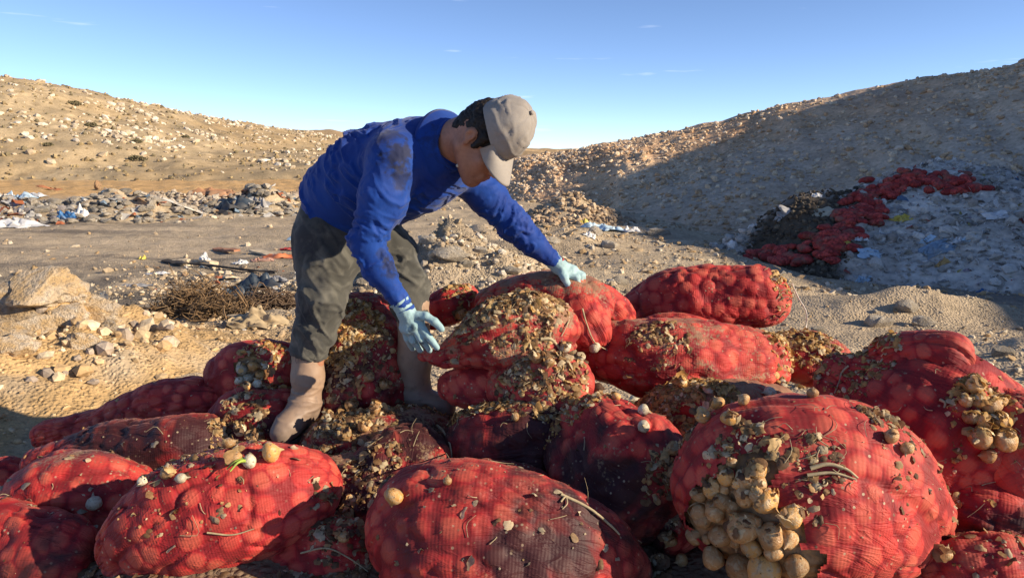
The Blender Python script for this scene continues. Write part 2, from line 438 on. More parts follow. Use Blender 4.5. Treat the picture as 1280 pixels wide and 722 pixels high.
def grid_points(GV, n, rng, weight=None, rows=None):
    """random points on a height-field grid of vertices, optional acceptance weight(v)"""
    nr, nx = GV.shape[:2]; r0, r1 = rows if rows else (0, nr - 1)
    u = rng.uniform(r0, r1 - 0.01, n * 4); w = rng.uniform(0, nx - 1.01, n * 4)
    i, j = u.astype(int), w.astype(int); a, b = (u - i)[:, None], (w - j)[:, None]
    p = GV[i, j] * (1 - a) * (1 - b) + GV[i + 1, j] * a * (1 - b) + GV[i, j + 1] * (1 - a) * b + GV[i + 1, j + 1] * a * b
    if weight is not None:
        p = p[rng.uniform(size=len(p)) < weight(p)]
    return p[:n]
def stone_stuff(name, pos, smin, smax, power, base_cols, label, cat, mat, seed, flat=0.6, sink=0.25, parent=None, tilt=0.5, jitter=0.18):
    rng = np.random.default_rng(seed); n = len(pos)
    s = smin + (smax - smin) * rng.uniform(size=n) ** power
    scl = np.stack((s * rng.uniform(0.7, 1.3, n), s * rng.uniform(0.6, 1.1, n), s * flat * rng.uniform(0.7, 1.25, n)), -1)
    base_cols = np.asarray(base_cols); cols = base_cols[rng.integers(0, len(base_cols), n)] * rng.uniform(1 - jitter, 1 + jitter, (n, 1))
    pos = pos.copy(); pos[:, 2] += scl[:, 2] * (1 - 2 * sink) * 0.6
    v, f, c = scatter(STONES, pos, scl, rand_rot(n, rng, tilt), cols, rng)
    o = link(name, mesh_np(name, v, f, False, colors=c), mat, parent)
    return tag(o, label, cat, kind='stuff') if parent is None else tag(o, kind='stuff')
rng = np.random.default_rng(101)
def hill_w(p):
    return np.clip(0.30 + 1.8 * fbm(p * np.array((0.10, 0.14, 0.25)), 4, 81), 0.06, 1) * sstep(47, 53, p[:, 1]) 
hp = grid_points(HV, 8500, rng, hill_w, (4, 92))
stone_stuff('hillside_stones', hp, 0.05, 0.40, 2.8, [(0.60, 0.51, 0.39), (0.52, 0.43, 0.31), (0.68, 0.60, 0.48), (0.42, 0.33, 0.22)], 'pale limestone stones strewn all over the rocky hillside', 'stones', M_STONE, 5, 0.55, 0.3)
hp2 = grid_points(HV, 3600, rng, None, (2, 92))
stone_stuff('hillside_scrub', hp2, 0.06, 0.22, 2.0, [(0.27, 0.20, 0.11), (0.34, 0.26, 0.14), (0.21, 0.17, 0.10)], 'dry brown scrub tufts between the stones of the hillside', 'scrub', M_STONE, 6, 0.9, 0.2)

# ---------------------------------------------------------------- the bank round the tip
FOOT = np.array([(-9, 33, -.3), (-3, 29.5, -.3), (0.0, 26.5, -.3), (1.9, 22.5, -.3), (3.4, 19.8, -.35), (5.2, 17.8, -.4), (8, 16.6, -.4), (11.2, 15.4, -.4), (13.2, 12, -.3), (13.8, 7, -.2), (14.6, 1, -.2), (16, -8, -.2)], float)
def crest_pt(px, py, Y):
    return pix(px, py, Y)
CREST = np.array([(-12, 42, -.2), (-4.0, 37, .6), tuple(crest_pt(645, 197, 33)), tuple(crest_pt(700, 189, 32)), tuple(crest_pt(775, 175, 31.5)), tuple(crest_pt(870, 156, 30.5)), tuple(crest_pt(990, 128, 29)), tuple(crest_pt(1150, 96, 27.5)),
                  (20.2, 23.6, 7.3), (20.8, 16, 8.2), (21.2, 8, 7.6), (22.5, -6, 6.6)], float)
# keep the skyline through the frame's edge
CREST = np.insert(CREST, 8, crest_pt(1290, 68, 26.0), 0); FOOT = np.insert(FOOT, 8, (12.4, 14.2, -.4), 0)
def build_bank():
    nu, nt = 420, 92
    f = crom(FOOT, nu); c = crom(CREST, nu)
    t = np.concatenate((np.linspace(0, 1, 74), 1 + np.geomspace(0.02, 6.0, nt - 74)))
    tt = np.clip(t, 0, 1)[:, None, None]
    base = f[None] * (1 - tt) + c[None] * tt
    out = c - f; out[:, 2] = 0; out /= np.linalg.norm(out, axis=1, keepdims=True)
    over = np.clip(t - 1, 0, None)[:, None, None]
    v = base + out[None] * over * 9.0
    prof = np.where(t <= 1, np.sin(np.clip(t, 0, 1) * np.pi / 2) ** 0.95 - np.clip(t, 0, 1), 0)   # slightly convex
    v[..., 2] += prof[:, None] * (c[:, 2] - f[:, 2])[None] * 0.35
    v[..., 2] -= over[..., 0] * 0.35 + 0.10 * np.exp(-((t - 1) / 0.04) ** 2)[:, None]
    slope = np.clip(np.sin(np.clip(t, 0, 1) * np.pi), 0, 1)[:, None]
    # tipped in gullies: relief runs down the slope
    s_along = np.cumsum(np.r_[0, np.linalg.norm(np.diff(c, axis=0), axis=1)])
    q = np.stack(np.broadcast_arrays(s_along[None] * 0.45, t[:, None] * 1.0, np.zeros((1, 1))), -1)
    v[..., 2] += 0.30 * slope * fbm(q, 4, 91) + 0.08 * fbm(v * 1.3, 4, 95) * (t[:, None] > 0.02)
    n = fbm(q * np.array((0.5, 2.2, 1)) + 3.3, 4, 97)[..., None]
    n2 = fbm(v * 0.25, 3, 99)[..., None]
    red = np.array((0.52, 0.325, 0.19)); tan = np.array((0.62, 0.44, 0.27)); gr = np.array((0.50, 0.41, 0.32))
    w = np.clip(0.5 + n, 0, 1); col = red * (1 - w) + tan * w
    lowgrey = np.clip(sstep(0.75, 0.25, t)[:, None, None] * sstep(2, 7, v[..., 0:1]) + 0.5 * n2, 0, 1)
    col = col * (1 - lowgrey) + gr * lowgrey
    me = mesh_np('embankment', v.reshape(-1, 3), grid_faces(nt, nu)[:, ::-1], colors=col.reshape(-1, 3))
    return tag(link('embankment', me, M_BANK), kind='structure'), v, col
BANK, BV, BC = build_bank()
rng = np.random.default_rng(103)
def bank_w(p): return np.clip(0.75 + 0.6 * fbm(p * 0.5, 3, 83), 0.15, 1) * (p[:, 0] < 21) * (p[:, 1] > 10)
bp = grid_points(BV, 14000, rng, bank_w, (0, 76))
stone_stuff('embankment_stones', bp, 0.02, 0.12, 3.4, [(0.60, 0.45, 0.30), (0.64, 0.51, 0.36), (0.50, 0.36, 0.23), (0.54, 0.45, 0.35), (0.48, 0.32, 0.19)], 'loose broken stone and rubble covering the long tipped embankment', 'rubble', M_STONE, 11, 0.65, 0.2)

# ---------------------------------------------------------------- refuse heap in the shade of the bank
HEAP_X = np.linspace(2.2, 17, 190); HEAP_Y = np.linspace(7.2, 17.0, 150)
def heap_z(x, y):
    ridge = np.interp(x, [2.2, 3.4, 5.0, 6.2, 7.4, 8.6, 9.6, 11, 13, 17], [-.5, -.05, 0.84, 1.14, 1.46, 1.36, 1.16, 1.0, 0.9, 0.7])
    toe = np.interp(x, [2.2, 5, 7, 9, 17], [12.2, 10.6, 9.2, 8.0, 7.8])
    top = 13.4 + 0.3 * np.sin(x)
    t = np.clip((y - toe) / (top - toe), 0, 1)
    z = -0.42 + (ridge + 0.42) * (t * 0.75 + 0.25 * np.sin(t * np.pi / 2))
    z = np.where(y > top, ridge - (y - top) * 0.5, z)
    p = xyz(x, y)
    return z + (0.12 * fbm(p * 1.0, 4, 201) + 0.045 * fbm(p * 4.5, 3, 205)) * sstep(0, 0.12, t)
def build_heap():
    X, Y = np.meshgrid(HEAP_X, HEAP_Y, indexing='ij'); Z = heap_z(X, Y)
    v = np.stack((X, Y, Z), -1)
    px, py = proj(v)
    n = fbm(v * 2.0, 4, 211)
    g = np.array((0.42, 0.375, 0.325)); g2 = np.array((0.55, 0.505, 0.45)); black = np.array((0.085, 0.068, 0.050))
    w = np.clip(0.5 + n, 0, 1)[..., None]; col = g * (1 - w) + g2 * w
    # dark compost patch tipped between the two lines of red nets
    sx = X - 4.35 - (Y - 11.5) * 0.50; m = sstep(1.0, 0.72, np.abs(sx) + 0.25 * n) * sstep(10.6, 11.1, Y + 0.2 * n) * sstep(13.5, 12.9, Y + 0.2 * n)
    col = col * (1 - m[..., None]) + black * m[..., None]
    me = mesh_np('refuse_heap', v.reshape(-1, 3), grid_faces(len(HEAP_X), len(HEAP_Y))[:, ::-1], colors=col.reshape(-1, 3))
    o = tag(link('refuse_heap', me, M_HEAP), 'long shaded refuse heap with a black compost patch below the embankment', 'refuse heap')
    return o, v, m
HEAP, HEAPV, HEAPM = build_heap()
# ---------------------------------------------------------------- red net bags of onions
def net_material():
    m = NB('red_onion_net')
    on = m.sep(m.attr('onion')); uv = m.uv(); rnd = m.rnd()
    wet_a = m.attr('wet', 'OBJECT', 'Fac'); dust_a = m.attr('dust', 'OBJECT', 'Fac'); fade_a = m.attr('fade', 'OBJECT', 'Fac')
    o = m.pos()
    red = m.mix(on[0], (0.29, 0.006, 0.012), (0.44, 0.013, 0.017))
    red = m.mix(fade_a, red, (0.56, 0.055, 0.045))
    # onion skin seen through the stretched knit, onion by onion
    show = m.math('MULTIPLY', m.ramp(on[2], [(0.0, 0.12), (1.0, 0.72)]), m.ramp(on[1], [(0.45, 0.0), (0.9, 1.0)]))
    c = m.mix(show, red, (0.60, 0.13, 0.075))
    # painted shade: valleys between the onions darkened for the bag's dim inside
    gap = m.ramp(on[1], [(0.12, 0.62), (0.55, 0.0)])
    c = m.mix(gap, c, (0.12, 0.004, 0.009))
    # knitted ribs
    s = m.sepv(uv)
    wob = m.math('MULTIPLY', m.noise(3.0, 2, uv), 0.05)
    ribs = m.math('SINE', m.math('MULTIPLY', m.math('ADD', s[0], wob), 2 * math.pi / 0.0072))
    cross = m.math('SINE', m.math('MULTIPLY', m.math('ADD', s[1], wob), 2 * math.pi / 0.0050))
    knit = m.math('ADD', m.math('MULTIPLY', ribs, 0.30), m.math('MULTIPLY', cross, 0.08))
    knit = m.math('ADD', knit, 0.5)
    kn_n = m.noise(5.0, 3, uv)
    c = m.mix(m.math('MULTIPLY', m.ramp(knit, [(0.15, 0.24), (0.6, 0.0)]), m.ramp(kn_n, [(0.35, 0.1), (0.7, 0.85)])), c, m.mix(0.5, (0.12, 0.012, 0.014), (0.17, 0.075, 0.04)))
    # ground-in soil
    so = m.noise(3.2, 6, o, dist=0.6, rough=0.65)
    c = m.mix(m.ramp(so, [(0.46, 0.0), (0.72, 0.55)]), c, (0.13, 0.022, 0.020))
    # wet rot stains; the placed dark patches also paint in cast shadow
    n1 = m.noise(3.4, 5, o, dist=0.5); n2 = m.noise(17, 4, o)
    wet_shade = m.math('SUBTRACT', m.math('ADD', n1, m.math('MULTIPLY', n2, 0.12)), m.math('SUBTRACT', 0.81, m.math('MULTIPLY', wet_a, 0.36)))
    wet_shade = m.ramp(wet_shade, [(0.0, 0.0), (0.10, 0.94)])
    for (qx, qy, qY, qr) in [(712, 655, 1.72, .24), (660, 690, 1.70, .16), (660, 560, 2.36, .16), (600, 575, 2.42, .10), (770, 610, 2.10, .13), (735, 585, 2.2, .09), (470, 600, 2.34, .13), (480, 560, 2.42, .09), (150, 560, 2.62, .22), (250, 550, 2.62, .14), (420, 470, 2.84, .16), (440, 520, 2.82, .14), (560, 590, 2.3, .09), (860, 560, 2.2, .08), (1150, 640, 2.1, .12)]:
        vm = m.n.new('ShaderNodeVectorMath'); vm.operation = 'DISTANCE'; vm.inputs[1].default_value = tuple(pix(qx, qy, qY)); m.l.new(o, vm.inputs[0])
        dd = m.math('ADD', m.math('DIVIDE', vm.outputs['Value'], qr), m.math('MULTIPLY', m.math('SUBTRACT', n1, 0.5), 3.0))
        wet_shade = m.math('MAXIMUM', wet_shade, m.ramp(dd, [(0.55, 0.93), (1.1, 0.0)]))
    c = m.mix(wet_shade, c, m.mix(n2, (0.009, 0.005, 0.007), (0.034, 0.007, 0.010)))
    # dust and crumbs on the top sides
    nz = m.sepv(m.geo.outputs['Normal'])[2]
    d1 = m.noise(9, 5, o, dist=0.3); d2 = m.noise(95, 3, o)
    dm = m.math('ADD', m.math('MULTIPLY', d1, 0.75), m.math('MULTIPLY', d2, 0.45))
    dm = m.math('SUBTRACT', m.math('ADD', dm, m.math('MULTIPLY', nz, 0.12)), m.math('SUBTRACT', 0.95, m.math('MULTIPLY', dust_a, 0.44)))
    dm = m.ramp(dm, [(0.0, 0.0), (0.10, 0.8)])
    c = m.mix(dm, c, m.mix(d2, (0.12, 0.075, 0.045), (0.36, 0.245, 0.14)))
    # husk crumbs caught in the knit
    vs_ = m.n.new('ShaderNodeTexVoronoi'); vs_.inputs['Scale'].default_value = 75; m.l.new(o, vs_.inputs['Vector'])
    sc_ = m.sep(vs_.outputs['Color'])
    spk = m.math('MULTIPLY', m.ramp(sc_[0], [(0.80, 0.0), (0.86, 1.0)]), m.ramp(vs_.outputs['Distance'], [(0.22, 1.0), (0.34, 0.0)]))
    spk = m.math('MULTIPLY', spk, m.ramp(m.noise(4.0, 3, o), [(0.40, 0.0), (0.60, 0.9)]))
    c = m.mix(spk, c, m.mix(sc_[1], (0.16, 0.09, 0.05), (0.52, 0.42, 0.28)))
    # slack creases in the net
    cre = m.noise(1.0, 4, m.mapv(uv, (7, 34, 1)), dist=1.2)
    cre = m.ramp(m.math('ABSOLUTE', m.math('SUBTRACT', cre, 0.5)), [(0.0, 1.0), (0.07, 0.0)])
    b = m.bump(knit, 0.30, 0.0015); b = m.bump(cre, 0.35, 0.006, b); b = m.bump(m.noise(60, 3, o), 0.25, 0.004, b)
    rough = m.mix(wet_shade, (0.68, 0.68, 0.68), (0.62, 0.62, 0.62))
    m.b.inputs['Sheen Weight'].default_value = 0.15; m.b.inputs['Sheen Roughness'].default_value = 0.4
    m.b.inputs['Sheen Tint'].default_value = (1, 0.45, 0.35, 1)
    return m.done(c, m.sep(rough)[0], b, 0.35)
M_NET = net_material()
def contents_material():
    m = NB('packed_onion_skins'); on = m.sep(m.attr('onion')); o = m.pos()
    n = m.noise(30, 4, o); n2 = m.noise(120, 3, o)
    c = m.mix(on[0], (0.30, 0.14, 0.05), (0.46, 0.26, 0.11))
    c = m.mix(m.ramp(n, [(0.4, 0.0), (0.65, 0.85)]), c, (0.10, 0.06, 0.035))
    return m.done(c, 0.55, m.bump(n2, 0.5, 0.003), 0.4)
M_CONTENTS = contents_material()
BAGS = []
def make_bag(label, pts, dz=1.0, wet=0.3, dust=0.3, fade=0.1, seed=0, nu=150, nv=112, lump=0.021, sag=0.23, boxy=0.86, tear=None, pleat=0.0, size=1.0, flat=None):
    """pts rows: px, py, Y, half-height in photograph pixels; the bag's middle line runs through them"""
    pts = np.asarray(pts, float)
    P = np.array([pix(a, b, Y) for a, b, Y, r in pts]); R = np.array([(r * 1.06 + 1.5) * mpp(a, b, Y) for a, b, Y, r in pts])
    q = crom(np.hstack((P, R[:, None])), nu)
    cen, rad = q[:, :3], np.maximum(q[:, 3], 0.01)
    seg = np.r_[0, np.cumsum(np.linalg.norm(np.diff(cen, axis=0), axis=1))]; L = seg[-1]
    # even spacing with dense ends
    s = np.linspace(0, 1, nu); s = 0.5 - 0.5 * np.cos(s * np.pi) * (0.55 + 0.45 * np.abs(np.cos(s * np.pi)) ** 0.5); s = (s - s[0]) / (s[-1] - s[0])
    cen = np.stack([np.interp(s * L, seg, cen[:, k]) for k in range(3)], -1); rad = np.interp(s * L, seg, rad); d = s * L
    c0, c1 = min(rad[0] * 1.0, 0.45 * L), min(rad[-1] * 1.0, 0.45 * L)
    e0 = np.sqrt(np.clip(1 - (1 - np.clip(d / c0, 0, 1)) ** 2.3, 0, 1)); e1 = np.sqrt(np.clip(1 - (1 - np.clip((L - d) / c1, 0, 1)) ** 2.3, 0, 1))
    rad = rad * np.clip(e0 * e1, 0.012, 1)
    T = np.gradient(cen, axis=0); T /= np.maximum(np.linalg.norm(T, axis=1, keepdims=True), 1e-9)
    T = np.stack([np.convolve(np.pad(T[:, k], 8, 'edge'), np.ones(17) / 17, 'valid') for k in range(3)], -1); T /= np.linalg.norm(T, axis=1, keepdims=True)
    V = cen - CAM; V /= np.linalg.norm(V, axis=1, keepdims=True)
    N1 = np.cross(T, V); N1 /= np.linalg.norm(N1, axis=1, keepdims=True); N2 = np.cross(N1, T)
    a = np.linspace(0, 2 * np.pi, nv, endpoint=False)
    ca, sa = np.sign(np.cos(a)) * np.abs(np.cos(a)) ** boxy, np.sign(np.sin(a)) * np.abs(np.sin(a)) ** boxy
    v = cen[:, None] + rad[:, None, None] * (N1[:, None] * ca[None, :, None] + dz * N2[:, None] * sa[None, :, None])
    rel = v - cen[:, None]; down = np.clip(-rel[..., 2] / np.maximum(rad, .02)[:, None], 0, 1)[..., None]     # slumped under its own weight
    rel = rel * np.concatenate((1 + .20 * down, 1 + .20 * down, 1 - .06 * down), -1); v = cen[:, None] + rel
    f = grid_faces(nu, nv, True); vf = v.reshape(-1, 3)
    nrm = mesh_normals(vf, f)
    if np.mean(np.sum(nrm * (vf - np.repeat(cen, nv, 0)), 1)) < 0: f = f[:, ::-1]; nrm = -nrm
    r = np.random.default_rng(seed + 500)
    endw = np.repeat(np.clip(np.minimum(d / (c0 * 0.6), (L - d) / (c1 * 0.6)), 0, 1), nv)
    vf = vf + nrm * (sag * rad.max() * fbm(vf * 3.0 + seed * 7.7, 4, seed))[:, None] * endw[:, None]
    # onions pressing through the net
    area = L * rad.mean() * 2 * np.pi; ro = 0.026 * size
    k = int(area / (np.pi * ro ** 2) * 0.85) + 8
    pick = r.integers(0, len(vf), k * 6); cand = vf[pick]
    keep = []
    for i in range(len(cand)):
        if len(keep) == 0 or np.min(np.sum((cand[keep] - cand[i]) ** 2, 1)) > (ro * 1.35) ** 2: keep.append(i)
        if len(keep) >= k: break
    oc = cand[keep]; orr = ro * r.uniform(0.85, 1.4, len(oc)); ov = r.uniform(size=len(oc)); os_ = r.uniform(size=len(oc))
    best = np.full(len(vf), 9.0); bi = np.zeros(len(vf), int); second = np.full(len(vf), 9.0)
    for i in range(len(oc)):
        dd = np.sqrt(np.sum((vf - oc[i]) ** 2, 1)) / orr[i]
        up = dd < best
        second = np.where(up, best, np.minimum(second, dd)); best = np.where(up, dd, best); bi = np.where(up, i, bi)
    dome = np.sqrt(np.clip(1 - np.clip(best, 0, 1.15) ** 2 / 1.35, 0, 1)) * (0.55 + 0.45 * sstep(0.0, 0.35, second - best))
    taut = 0.65 + 0.5 * vnoise(vf * 6 + seed * 1.3, seed + 3)                          # some stretches hang slack
    vf = vf + nrm * (0.43 * lump * np.clip(taut, 0.12, 1.1) * (dome - 0.45))[:, None] * (0.25 + 0.75 * endw[:, None])
    ang = np.tile(a, nu)
    if pleat > 0:
        pl = np.cos(ang * 17 + 3 * vnoise(vf * 8, seed)) + 0.6 * np.cos(ang * 29 + seed)
        vf = vf + nrm * (pleat * pl * (1 - endw))[:, None]
    # soft creases
    cr = np.abs(fbm(np.stack((np.repeat(d, nv) * 5, ang * 2.2, np.full(len(vf), seed * 1.7)), -1), 3, seed + 40))
    vf = vf - nrm * (0.010 * np.clip(0.16 - cr, 0, 1) / 0.16)[:, None]
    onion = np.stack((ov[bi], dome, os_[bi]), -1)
    uv = np.stack((np.repeat(d, nv), np.tile(a / (2 * np.pi), nu) * 2 * np.pi * rad.mean()), -1)
    base = cen[np.argmin(cen[:, 2])].copy(); base[:2] = cen.mean(0)[:2]; base[2] = vf[:, 2].min()
    root = empty('onion_bag', base)
    keepf = np.ones(len(f), bool)
    if tear is not None:
        inner = vf - nrm * 0.016
        ppx, ppy = proj(vf)
        msk = np.zeros(len(vf))
        V0 = np.sum(nrm * (vf - CAM), 1)
        for (tx, ty, tr) in tear:
            dd = np.hypot(ppx - tx, ppy - ty) / tr + 0.45 * fbm(vf * 20, 3, 5)
            msk = np.maximum(msk, (dd < 1) & (V0 < 0))
        keepf = msk[f].max(1) < 0.5
        tf = f[(msk[f].max(1) > 0.5) | (np.random.default_rng(1).uniform(size=len(f)) < -1)]
        grow = np.zeros(len(vf), bool); grow[tf.ravel()] = True
        for _ in range(3):
            g = grow[f].any(1); grow[f[g].ravel()] = True
        tf = f[grow[f].all(1)]
        used = np.unique(tf); remap = np.zeros(len(vf), int); remap[used] = np.arange(len(used))
        me2 = mesh_np('packed_onions', inner[used] - base, remap[tf], True, extra={'onion': onion[used]})
        oo = tag(link('packed_onions', me2, M_CONTENTS, root), kind='stuff')
    ff = f[keepf]
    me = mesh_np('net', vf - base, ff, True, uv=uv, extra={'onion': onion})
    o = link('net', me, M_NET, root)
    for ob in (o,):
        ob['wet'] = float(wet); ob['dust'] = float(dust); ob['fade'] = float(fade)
    tag(root, label, 'onion bag', 'red net bags of onions heaped in the pile')
    BAGS.append((root, o))
    return root, vf, nrm
bag = make_bag
# back row
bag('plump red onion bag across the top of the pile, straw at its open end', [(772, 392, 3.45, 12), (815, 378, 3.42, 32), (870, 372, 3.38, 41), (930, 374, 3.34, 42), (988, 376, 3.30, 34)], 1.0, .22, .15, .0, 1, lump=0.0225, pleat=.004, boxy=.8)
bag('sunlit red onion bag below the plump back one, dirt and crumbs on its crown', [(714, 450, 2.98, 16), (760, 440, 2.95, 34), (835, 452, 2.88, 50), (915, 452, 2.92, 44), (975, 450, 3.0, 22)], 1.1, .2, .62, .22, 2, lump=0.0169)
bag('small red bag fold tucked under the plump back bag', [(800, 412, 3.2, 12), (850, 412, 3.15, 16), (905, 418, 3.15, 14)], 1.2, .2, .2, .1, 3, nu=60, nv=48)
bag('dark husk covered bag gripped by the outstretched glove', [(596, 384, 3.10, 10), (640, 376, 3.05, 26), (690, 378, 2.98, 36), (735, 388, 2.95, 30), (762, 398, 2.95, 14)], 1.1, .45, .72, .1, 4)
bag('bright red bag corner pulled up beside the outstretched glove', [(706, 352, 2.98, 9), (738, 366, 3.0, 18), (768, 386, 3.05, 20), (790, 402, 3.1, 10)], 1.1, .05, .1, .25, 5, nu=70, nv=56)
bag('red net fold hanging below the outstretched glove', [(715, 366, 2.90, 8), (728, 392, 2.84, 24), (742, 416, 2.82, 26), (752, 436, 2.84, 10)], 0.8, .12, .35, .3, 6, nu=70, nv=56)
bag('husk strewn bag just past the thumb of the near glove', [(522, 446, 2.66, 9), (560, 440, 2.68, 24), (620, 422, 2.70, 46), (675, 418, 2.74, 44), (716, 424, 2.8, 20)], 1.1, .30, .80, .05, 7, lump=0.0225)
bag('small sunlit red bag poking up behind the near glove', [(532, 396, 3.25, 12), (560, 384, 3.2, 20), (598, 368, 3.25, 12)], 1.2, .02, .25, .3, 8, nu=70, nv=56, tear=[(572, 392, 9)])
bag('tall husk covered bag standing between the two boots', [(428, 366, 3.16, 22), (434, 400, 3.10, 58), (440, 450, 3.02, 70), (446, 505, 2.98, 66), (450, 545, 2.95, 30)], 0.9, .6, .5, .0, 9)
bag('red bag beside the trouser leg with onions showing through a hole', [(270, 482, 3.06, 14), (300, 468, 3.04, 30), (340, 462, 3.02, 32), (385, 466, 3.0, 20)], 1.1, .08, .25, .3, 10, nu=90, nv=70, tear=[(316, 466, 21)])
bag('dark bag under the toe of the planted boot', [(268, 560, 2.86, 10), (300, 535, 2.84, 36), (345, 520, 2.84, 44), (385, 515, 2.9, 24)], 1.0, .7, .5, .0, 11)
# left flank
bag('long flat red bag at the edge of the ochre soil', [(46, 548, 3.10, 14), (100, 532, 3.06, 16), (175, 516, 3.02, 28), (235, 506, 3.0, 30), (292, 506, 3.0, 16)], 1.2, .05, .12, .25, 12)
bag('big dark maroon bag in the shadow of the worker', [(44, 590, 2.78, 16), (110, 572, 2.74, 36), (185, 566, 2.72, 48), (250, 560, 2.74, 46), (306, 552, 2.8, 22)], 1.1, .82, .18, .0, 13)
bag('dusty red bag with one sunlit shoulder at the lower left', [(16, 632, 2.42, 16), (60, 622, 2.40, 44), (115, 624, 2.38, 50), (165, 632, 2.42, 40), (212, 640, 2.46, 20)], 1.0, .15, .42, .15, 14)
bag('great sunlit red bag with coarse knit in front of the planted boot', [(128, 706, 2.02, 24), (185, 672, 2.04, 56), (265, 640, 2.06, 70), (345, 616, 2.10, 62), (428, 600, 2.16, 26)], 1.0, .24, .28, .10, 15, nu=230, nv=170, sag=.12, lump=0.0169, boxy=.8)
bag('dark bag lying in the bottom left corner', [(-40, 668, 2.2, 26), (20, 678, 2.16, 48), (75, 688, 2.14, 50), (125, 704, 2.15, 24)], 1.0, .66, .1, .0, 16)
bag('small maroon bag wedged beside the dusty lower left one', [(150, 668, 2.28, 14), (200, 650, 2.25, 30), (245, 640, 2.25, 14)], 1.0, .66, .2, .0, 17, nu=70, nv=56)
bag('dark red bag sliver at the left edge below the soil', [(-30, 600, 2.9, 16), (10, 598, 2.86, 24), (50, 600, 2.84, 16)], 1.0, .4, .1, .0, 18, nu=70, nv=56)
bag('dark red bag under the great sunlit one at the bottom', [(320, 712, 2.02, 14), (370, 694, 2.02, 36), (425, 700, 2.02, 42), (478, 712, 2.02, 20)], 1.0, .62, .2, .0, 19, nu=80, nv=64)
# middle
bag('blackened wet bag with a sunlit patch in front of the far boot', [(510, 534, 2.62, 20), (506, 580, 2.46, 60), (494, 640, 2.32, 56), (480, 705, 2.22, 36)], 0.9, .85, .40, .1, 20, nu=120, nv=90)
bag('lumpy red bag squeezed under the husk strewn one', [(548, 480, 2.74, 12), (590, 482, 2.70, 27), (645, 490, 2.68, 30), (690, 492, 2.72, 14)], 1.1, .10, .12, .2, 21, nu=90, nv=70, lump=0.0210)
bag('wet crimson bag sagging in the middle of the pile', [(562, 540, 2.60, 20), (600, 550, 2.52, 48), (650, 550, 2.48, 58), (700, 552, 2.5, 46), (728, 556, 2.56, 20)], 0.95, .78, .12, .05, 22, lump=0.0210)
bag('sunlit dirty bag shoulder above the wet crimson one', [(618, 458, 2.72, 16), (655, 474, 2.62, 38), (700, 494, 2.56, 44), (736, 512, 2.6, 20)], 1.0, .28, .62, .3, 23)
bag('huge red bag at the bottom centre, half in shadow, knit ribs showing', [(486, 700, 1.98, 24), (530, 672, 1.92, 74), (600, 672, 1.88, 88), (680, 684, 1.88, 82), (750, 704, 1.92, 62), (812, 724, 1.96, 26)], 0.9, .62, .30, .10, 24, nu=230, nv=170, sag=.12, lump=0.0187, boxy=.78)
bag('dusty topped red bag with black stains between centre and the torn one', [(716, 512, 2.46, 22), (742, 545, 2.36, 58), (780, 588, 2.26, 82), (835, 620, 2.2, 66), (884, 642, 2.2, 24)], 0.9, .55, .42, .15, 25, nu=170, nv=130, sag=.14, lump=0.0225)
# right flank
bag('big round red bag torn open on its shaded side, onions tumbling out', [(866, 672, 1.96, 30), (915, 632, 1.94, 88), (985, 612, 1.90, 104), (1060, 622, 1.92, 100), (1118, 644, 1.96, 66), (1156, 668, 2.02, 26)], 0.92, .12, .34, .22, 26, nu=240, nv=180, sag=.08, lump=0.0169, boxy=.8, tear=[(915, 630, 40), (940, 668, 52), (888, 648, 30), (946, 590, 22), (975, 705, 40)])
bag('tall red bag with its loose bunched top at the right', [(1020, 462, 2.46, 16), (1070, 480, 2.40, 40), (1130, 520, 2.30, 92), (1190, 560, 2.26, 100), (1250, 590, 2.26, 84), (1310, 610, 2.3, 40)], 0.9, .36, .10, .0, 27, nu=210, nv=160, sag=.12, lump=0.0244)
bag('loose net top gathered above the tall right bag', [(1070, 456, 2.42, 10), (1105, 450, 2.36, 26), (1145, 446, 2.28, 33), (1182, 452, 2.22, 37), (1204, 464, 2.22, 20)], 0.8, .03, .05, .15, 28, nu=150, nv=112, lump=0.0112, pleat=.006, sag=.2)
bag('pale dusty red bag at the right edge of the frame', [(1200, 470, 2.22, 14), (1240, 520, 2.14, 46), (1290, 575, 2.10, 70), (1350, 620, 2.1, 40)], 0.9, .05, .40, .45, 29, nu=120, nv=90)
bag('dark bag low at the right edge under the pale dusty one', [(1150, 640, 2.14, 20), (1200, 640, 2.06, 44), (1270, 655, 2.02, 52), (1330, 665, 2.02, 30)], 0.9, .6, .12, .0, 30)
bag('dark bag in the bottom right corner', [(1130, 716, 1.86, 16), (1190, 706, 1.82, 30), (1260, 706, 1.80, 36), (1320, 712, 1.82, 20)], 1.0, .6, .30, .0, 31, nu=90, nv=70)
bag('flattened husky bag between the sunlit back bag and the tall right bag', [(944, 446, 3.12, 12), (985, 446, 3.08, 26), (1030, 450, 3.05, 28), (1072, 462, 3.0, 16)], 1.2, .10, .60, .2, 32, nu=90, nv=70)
bag('dark bag buried under husks below the sunlit back bag', [(760, 540, 2.7, 16), (830, 530, 2.62, 44), (900, 530, 2.6, 50), (970, 530, 2.66, 40), (1020, 530, 2.7, 16)], 1.0, .4, .8, .0, 33)
